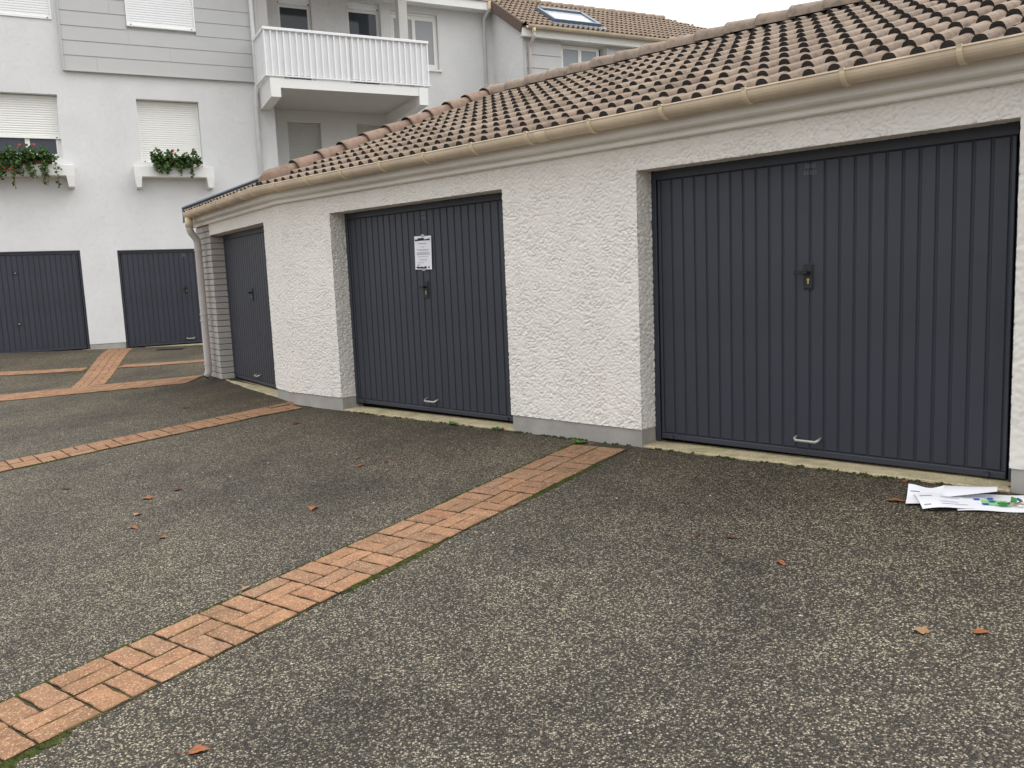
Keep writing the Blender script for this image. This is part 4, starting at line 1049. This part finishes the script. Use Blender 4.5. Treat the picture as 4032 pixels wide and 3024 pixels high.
# ---- sheets of paper and keys by the near door
def paper(name, poly, lift, curl, label, cat='paper', prints=(), n=10):
    a, b, c, d = [Vector(p) for p in poly]; V = []
    o = (a + b + c + d) / 4; gzo = gz(o.x, o.y)
    def pt(u, v):
        p = a.lerp(b, u).lerp(d.lerp(c, u), v)
        return (p.x - o.x, p.y - o.y, gz(p.x, p.y) - gzo + .006 + lift + curl(u, v))
    for k in (0, -.0008):
        for i in range(n + 1):
            for j in range(n + 1): q = pt(i / n, j / n); V.append((q[0], q[1], q[2] + k))
    N = (n + 1) ** 2
    F = [(i * (n + 1) + j, (i + 1) * (n + 1) + j, (i + 1) * (n + 1) + j + 1, i * (n + 1) + j + 1) for i in range(n) for j in range(n)]
    F += [tuple(N + q for q in f[::-1]) for f in F[:n * n]]
    ob = put(name, mk(name, V, F, 'paper', smooth=True), None, (o.x, o.y, gzo)); tag(ob, label, cat)
    if prints:
        m = MB(); mats = []
        for (u0, u1, v0, v1, mt_) in prints:
            if mt_ not in mats: mats.append(mt_)
            ks = 4; Vq = []
            for i in range(ks + 1):
                for j in (0, 1):
                    q = pt(u0 + (u1 - u0) * i / ks, v0 if j == 0 else v1); Vq.append((q[0], q[1], q[2] + .0022))
            m.add(Vq, [(2 * i, 2 * i + 2, 2 * i + 3, 2 * i + 1) for i in range(ks)], mats.index(mt_))
        put('print', m.mesh('print', mats), ob)
    return ob
txt = [(.08, .34, .70, .74, 'ink_soft'), (.5, .86, .70, .72, 'ink_soft'), (.5, .9, .62, .64, 'ink_soft'), (.42, .8, .34, .36, 'ink_soft'), (.42, .95, .2, .22, 'ink_soft'), (.06, .2, .14, .18, 'ink_soft')]
paper('paper_sheet', [(2.20, 4.485), (2.455, 4.44), (2.51, 4.70), (2.27, 4.74)], .014, lambda u, v: .012 * math.sin(3 * v) * (1 - u) + .006 * math.sin(5 * u), 'white letter sheet lying front left on the paper pile', prints=txt)
paper('paper_sheet', [(2.165, 4.61), (2.36, 4.56), (2.47, 4.79), (2.29, 4.845)], .004, lambda u, v: .055 * max(0, v - .45) ** 1.3 * (1 + .5 * math.cos(u * 5)) + .004, 'curled white sheet at the back left of the paper pile', prints=txt[:1])
paper('paper_sheet', [(2.40, 4.66), (2.64, 4.55), (2.75, 4.735), (2.51, 4.875)], .010, lambda u, v: .045 * u * (1 - v) + .018 * math.sin(3.1 * v), 'folded white leaflet at the back of the paper pile', prints=[(.06, .2, .84, .88, 'ink_soft')])
paper('paper_sheet', [(2.37, 4.445), (2.70, 4.33), (2.87, 4.60), (2.47, 4.735)], .002, lambda u, v: .004 * math.sin(6 * u), 'white plan sheet printed in green and blue under the keys', prints=[(.36, .68, .30, .62, 'map_green')])
# the plan's blue blocks
mb_ = bpy.data.objects['paper_sheet.003']
for (x, y) in ((2.545, 4.585), (2.60, 4.53), (2.545, 4.495), (2.615, 4.575)):
    m = MB(); c = mb_.location; z = gz(x, y) - c.z + .0155
    m.add([(x - c.x - .016, y - c.y - .012, z), (x - c.x + .016, y - c.y - .016, z), (x - c.x + .02, y - c.y + .012, z), (x - c.x - .012, y - c.y + .016, z)], [(0, 1, 2, 3)])
    put('print', m.mesh('print', ['map_blue']), mb_)
kx, ky = 2.675, 4.455; kz = gz(kx, ky) + .014
keys = empty('key_bunch', (kx, ky, kz)); tag(keys, 'bunch of keys with green and blue tags on the plan sheet', 'keys')
m = MB()
for t in range(14):
    a0, a1 = 2 * math.pi * t / 14, 2 * math.pi * (t + 1) / 14; m.tube((.016 * math.cos(a0), .016 * math.sin(a0), .012), (.016 * math.cos(a1), .016 * math.sin(a1), .012), .0016, 6)
put('key_ring', m.mesh('key_ring', ['steel']), keys)
def key_me():
    m = MB(); m.tube((0, 0, -.001), (0, 0, .0015), .011, 12); m.box(.009, .045, -.0035, .0035, -.001, .0015); 
    for k in range(4): m.box(.016 + k * .007, .020 + k * .007, -.006, -.003, -.001, .0015)
    return m.mesh('key', ['brass'])
km = key_me()
for a, z in ((.3, .004), (1.2, .010), (2.9, .006), (3.6, .013), (5.2, .008)): put('key', km, keys, (.02 * math.cos(a), .02 * math.sin(a), z), (R(8), R(-6), a))
m = MB(); m.box(-.014, .014, -.026, .026, 0, .008, 0); tg = m.mesh('key_tag', ['tag_green']); put('key_tag', tg, keys, (.012, .02, .014), (.2, .3, -.5)); put('key_tag', tg, keys, (-.055, -.004, .003), (0, 0, 1.4))
m = MB(); m.tube((0, 0, 0), (0, 0, .006), .015, 14); put('key_tag', m.mesh('key_tag', ['tag_blue']), keys, (.048, .03, .012), (.3, .4, 0))
m = MB(); m.box(-.02, .02, -.009, .009, 0, .004); put('key_tag', m.mesh('key_tag', ['paper']), keys, (.02, -.045, .002), (0, 0, .2))

# ---- fallen leaves
def leaf_mesh(kind, mat):
    n = 18; V = [(0, 0, .004)]; F = []
    for k in range(n):
        a = 2 * math.pi * k / n
        if kind == 0: r = .055 * (1 + .55 * math.cos(a)) * (.85 + .18 * math.cos(5 * a)); x, y = r * math.cos(a), r * math.sin(a) * .62
        elif kind == 1: r = .05 * (.62 + .38 * abs(math.cos(2.5 * a))); x, y = r * math.cos(a), r * math.sin(a)
        else: x, y = .062 * math.cos(a), .021 * math.sin(a) * (1.1 - .35 * math.cos(a))
        V.append((x, y, .003 + .14 * y * y / .03 + .005 * math.sin(x * 40 + kind)))
    for k in range(n): F.append((0, 1 + k, 1 + (k + 1) % n))
    m = MB(); m.add(V, F); m.add([(x, y, z - .0008) for x, y, z in V], [f[::-1] for f in F]); m.tube((-.03, 0, .003), (-.085, .008, .004), .0012, 5)
    return m.mesh('fallen_leaf', [mat], True)
LM = {(k, c): leaf_mesh(k, c) for k in range(3) for c in ('leaf_orange', 'leaf_brown', 'leaf_pale')}
LEAVES = [
    (-1.24, 6.67, 2, 'leaf_orange', 1.0, 'orange leaf on the asphalt left of the nearest paver strip'),
    (-1.31, 6.95, 2, 'leaf_orange', .9, 'small orange leaf behind another, before the middle garage door'),
    (-1.04, 6.71, 2, 'leaf_brown', .9, 'dark reddish leaf before the middle garage door'),
    (-2.24, 8.69, 1, 'leaf_brown', 1.2, 'dark curled leaf near the bend of the garage wall'),
    (-2.79, 6.29, 1, 'leaf_orange', 1.1, 'left of two orange leaves below the second paver strip'),
    (-2.64, 6.45, 0, 'leaf_brown', 1.0, 'right of two leaves below the second paver strip'),
    (-2.69, 5.88, 1, 'leaf_pale', .9, 'small pale torn leaf in the middle of the left asphalt bay'),
    (-2.58, 5.57, 2, 'leaf_orange', 1.0, 'slim orange leaf in the left asphalt bay'),
    (-2.29, 5.30, 0, 'leaf_orange', .8, 'small reddish leaf in the left asphalt bay'),
    (-1.38, 5.65, 0, 'leaf_orange', 1.35, 'largest orange leaf of the left asphalt bay, near the paver strip'),
    (-3.68, 6.83, 2, 'leaf_brown', .9, 'brown leaf far left below the second paver strip'),
    (-1.18, 2.82, 0, 'leaf_orange', 1.0, 'orange leaf at the bottom edge, below the paver strip'),
    (1.57, 3.19, 1, 'leaf_pale', .85, 'pale leaf on the near asphalt at right, left of a rusty one'),
    (1.76, 3.14, 0, 'leaf_orange', .8, 'rusty leaf on the near asphalt at far right'),
    (1.27, 3.98, 2, 'leaf_orange', .8, 'small red leaf in the middle of the near asphalt'),
    (2.14, 4.70, 2, 'leaf_orange', 1.15, 'oval orange leaf just left of the paper pile'),
    (1.13, 4.37, 2, 'leaf_brown', .7, 'brown leaf before the right garage door'),
    (.97, 4.45, 2, 'leaf_brown', .55, 'tiny brown leaf before the right garage door'),
    (1.22, 6.34, 0, 'leaf_orange', .5, 'orange leaf at the corner of the right door threshold'),
    (-3.21, 10.11, 2, 'leaf_orange', 1.1, 'orange leaf near the older asphalt seam'),
    (-4.40, 12.38, 1, 'leaf_brown', .9, 'dark leaf before the brick pier'),
    (-4.02, 10.35, 2, 'leaf_brown', 1.2, 'dark brown leaf left of the older asphalt seam'),
    (-1.45, 4.29, 0, 'leaf_pale', .7, 'bright yellowish leaf at the left edge of the nearest paver strip'),
    (-1.65, 9.03, 2, 'leaf_orange', .9, 'orange leaf at the left corner of the middle door'),
    (-1.02, 8.42, 0, 'leaf_orange', .8, 'orange leaf on the middle door threshold'),
    (-.12, 7.53, 1, 'leaf_brown', 1.0, 'dark curled leaf at the right end of the middle threshold'),
    (.56, 6.78, 1, 'leaf_brown', 1.0, 'brown leaf litter at the plinth beside the paver strip'),
    (2.84, 4.74, 1, 'leaf_brown', 1.0, 'dark leaf litter in the right corner of the right door'),
    (2.36, 5.04, 0, 'leaf_orange', .6, 'rusty leaf on the front edge of the right threshold'),
]
for (x, y, k, c, s, lab) in LEAVES:
    o = put('fallen_leaf', LM[(k, c)]); o.matrix_world = ground_matrix(x, y, random.uniform(0, 6.28), .006) @ Matrix.Scale(s * .72, 4)
    tag(o, lab, 'leaf', 'fallen leaves')

# ---- loose pale chippings (uncountable)
m = MB()
for _ in range(260):
    x, y = random.uniform(-5, 3), random.uniform(2.4, 9.0)
    if (x - WOX) * wnx + (y - WOY) * wny < .3: continue
    r = random.uniform(.003, .008); z = gz(x, y) + .001; a = random.uniform(0, 3)
    m.add([(x + r * math.cos(a + t), y + r * .7 * math.sin(a + t), z) for t in (0, 1.3, 2.6, 3.9, 5.2)] + [(x, y, z + r * .8)], [(0, 1, 5), (1, 2, 5), (2, 3, 5), (3, 4, 5), (4, 0, 5)])
o = put('loose_chippings', m.mesh('loose_chippings', ['pebble'])); tag(o, 'scattered pale stone chippings on the asphalt', 'chippings', kind='stuff')

# ---- moss along the pavers and thresholds (uncountable)
for k in range(90):
    u = random.choice([random.uniform(-2.4, .1), random.uniform(1.6, 4.0), random.uniform(.2, 1.5)])
    x, y = WOX + wdx * u + wnx * random.uniform(.185, .22), WOY + wdy * u + wny * random.uniform(.185, .22)
    for _ in range(5): MOSS.append((x + random.uniform(-.03, .03) * wdx, y + random.uniform(-.03, .03) * wdy))
for _ in range(200):
    t = random.uniform(-.5, .12); o_ = SS + .004 + abs(random.gauss(0, .018)); MOSS.append((A0.x + SD.x * t + SD.y * o_, A0.y + SD.y * t - SD.x * o_))
m = MB()
for (x, y) in MOSS:
    x += random.uniform(-.008, .008); y += random.uniform(-.008, .008); z = gz(x, y) + .002; r = random.uniform(.005, .016); h = random.uniform(.004, .014); a = random.uniform(0, 6)
    m.add([(x + r * math.cos(a + t), y + r * math.sin(a + t), z) for t in (0, 1.57, 3.14, 4.71)] + [(x + random.uniform(-.004, .004), y + random.uniform(-.004, .004), z + h)], [(0, 1, 4), (1, 2, 4), (2, 3, 4), (3, 0, 4)])
o = put('moss', m.mesh('moss', ['moss'])); tag(o, 'green moss in the joints along the paver strips', 'moss', kind='stuff')

# ---- weeds
def weed(x, y, s, n, label):
    m = MB()
    for k in range(n):
        a = 2 * math.pi * k / n + random.uniform(-.4, .4); L = s * random.uniform(.6, 1.1); e = random.uniform(.3, 1.0); w_ = L * .2
        d = Vector((math.cos(a), math.sin(a), 0)); sd = Vector((-math.sin(a), math.cos(a), 0))
        p = [Vector((0, 0, 0)), d * L * .45 + Vector((0, 0, L * e * .6)), d * L + Vector((0, 0, L * e * .5))]
        m.add([p[0], p[1] - sd * w_, p[1] + sd * w_, p[2]], [(0, 1, 3, 2)])
    o = put('weed', m.mesh('weed', ['weed']), None, (x, y, gz(x, y) + .002)); tag(o, label, 'weed', 'weeds in the joints')
weed(.51, 6.745, .085, 9, 'small green weed at the top of the nearest paver strip')
weed(-.58, 7.94, .075, 12, 'low green weed at the middle of the middle door threshold')
weed(-.16, 7.58, .06, 10, 'flat green weed near the right end of the middle door threshold')
weed(-4.12, 12.45, .07, 9, 'small weed at the foot of the brick pier')

# ---- geraniums on the ledges
def geranium(name, x0, x1, droop, label, nleaf, seed, trail):
    rd = random.Random(seed); root = empty(name, (LPX + ldx * (x0 + x1) / 2 - lnx * -.22, LPY + ldy * (x0 + x1) / 2 - lny * -.22, 4.38), LA)
    tag(root, label, 'plant', 'flowering plants on the window ledges'); w_ = (x1 - x0) / 2
    m = MB(); m.box(-w_ * .8, w_ * .8, -.06, .08, 0, .12, 0, .01); put('trough', m.mesh('trough', ['pot']), root)
    def leaf(mb, c, r, mi):
        nrm = Vector((rd.uniform(-.7, .7), rd.uniform(-1.2, .1), rd.uniform(.0, 1))).normalized(); a = nrm.orthogonal().normalized(); b = nrm.cross(a); t0 = rd.uniform(0, 6)
        V = [c + nrm * (-r * .15)] + [c + (a * math.cos(t0 + t) + b * math.sin(t0 + t)) * r * (.82 + .22 * math.cos(3 * t)) for t in np.linspace(0, 2 * math.pi, 8)[:-1]]
        mb.add(V, [(0, 1 + k, 1 + (k + 1) % 7) for k in range(7)], mi)
    fo = MB(); st = MB(); pts = []
    for cl in range(44):
        cx_ = rd.uniform(-w_, w_); top = .14 + .20 * rd.random()
        hang = -droop * max(0, fbm(np.array([cx_ * 4 + seed]), np.array([1.0]), 2, seed)[0] - .30) * 2.0
        tipz = hang if rd.random() < .62 else top; p = Vector((cx_, rd.uniform(-.02, .04), .10)); q = Vector((cx_ + rd.uniform(-.06, .06), -.12 - .10 * rd.random(), .14)); e = Vector((q.x + rd.uniform(-.08, .08), -.14 - .09 * rd.random(), tipz))
        st.path([p, (p + q) / 2 + Vector((0, 0, .03)), q, e], .005, 5)
        for k in range(nleaf // 26):
            t = rd.random(); c = (p.lerp(q, t * 2) if t < .5 else q.lerp(e, t * 2 - 1)) + Vector((rd.gauss(0, .035), rd.gauss(0, .03), rd.gauss(0, .03)))
            leaf(fo, c, rd.uniform(.024, .046), 0 if rd.random() < .55 else 1)
        pts.append(e)
    for (tx, tz) in trail:
        q = Vector((tx, -.2, .05)); e = Vector((tx + rd.uniform(.0, .1), -.18, tz)); st.path([q, (q + e) / 2 + Vector((.03, 0, 0)), e], .005, 5)
        for k in range(26): c = q.lerp(e, rd.random()) + Vector((rd.gauss(0, .022), rd.gauss(0, .02), 0)); leaf(fo, c, rd.uniform(.016, .03), rd.randint(0, 1))
    put('foliage', fo.mesh('foliage', ['leafg', 'leafd']), root); put('stems', st.mesh('stems', ['stem']), root)
    for k in range(6):
        c = rd.choice(pts) + Vector((rd.uniform(-.06, .06), -.03, rd.uniform(0, .10))); fl = MB()
        for _ in range(12): leaf(fl, Vector((rd.gauss(0, .014), rd.gauss(0, .012), rd.gauss(0, .012))), rd.uniform(.010, .017), 0)
        put('flower', fl.mesh('flower', ['flower']), root, c)
geranium('geranium', -2.10, -.98, .62, 'long trailing red geraniums before the half-open shutter', 1250, 3, [(-.32, -.52), (-.28, -.40), (.25, -.42), (.2, -.45), (.3, -.40)])
geranium('geranium', .80, 1.78, .34, 'short red geraniums before the fully closed shutter', 900, 8, [(.05, -.22), (.28, -.26), (.33, -.24)])

# ---- drain grate before the apartment garage
gr = empty('drain_grate', (-7.26, 18.17, gz(-7.26, 18.17) + .006), LA - R(18)); tag(gr, 'dark iron drain grate before the apartment garage door', 'drain')
m = MB(); m.box(-.26, .26, -.13, -.10, 0, .012); m.box(-.26, .26, .10, .13, 0, .012); m.box(-.26, -.235, -.099, .099, 0, .012); m.box(.235, .26, -.099, .099, 0, .012); put('grate_frame', m.mesh('grate_frame', ['iron']), gr)
m = MB(); m.box(-.01, .01, -.099, .099, 0, .010); gb = m.mesh('grate_bar', ['iron'])
for k in range(10): put('grate_bar', gb, gr, (-.21 + .0467 * k, 0, 0))
m = MB(); m.add([(-.234, -.099, .001), (.234, -.099, .001), (.234, .099, .001), (-.234, .099, .001)], [(0, 1, 2, 3)]); put('grate_pit', m.mesh('grate_pit', ['gap_dark']), gr)
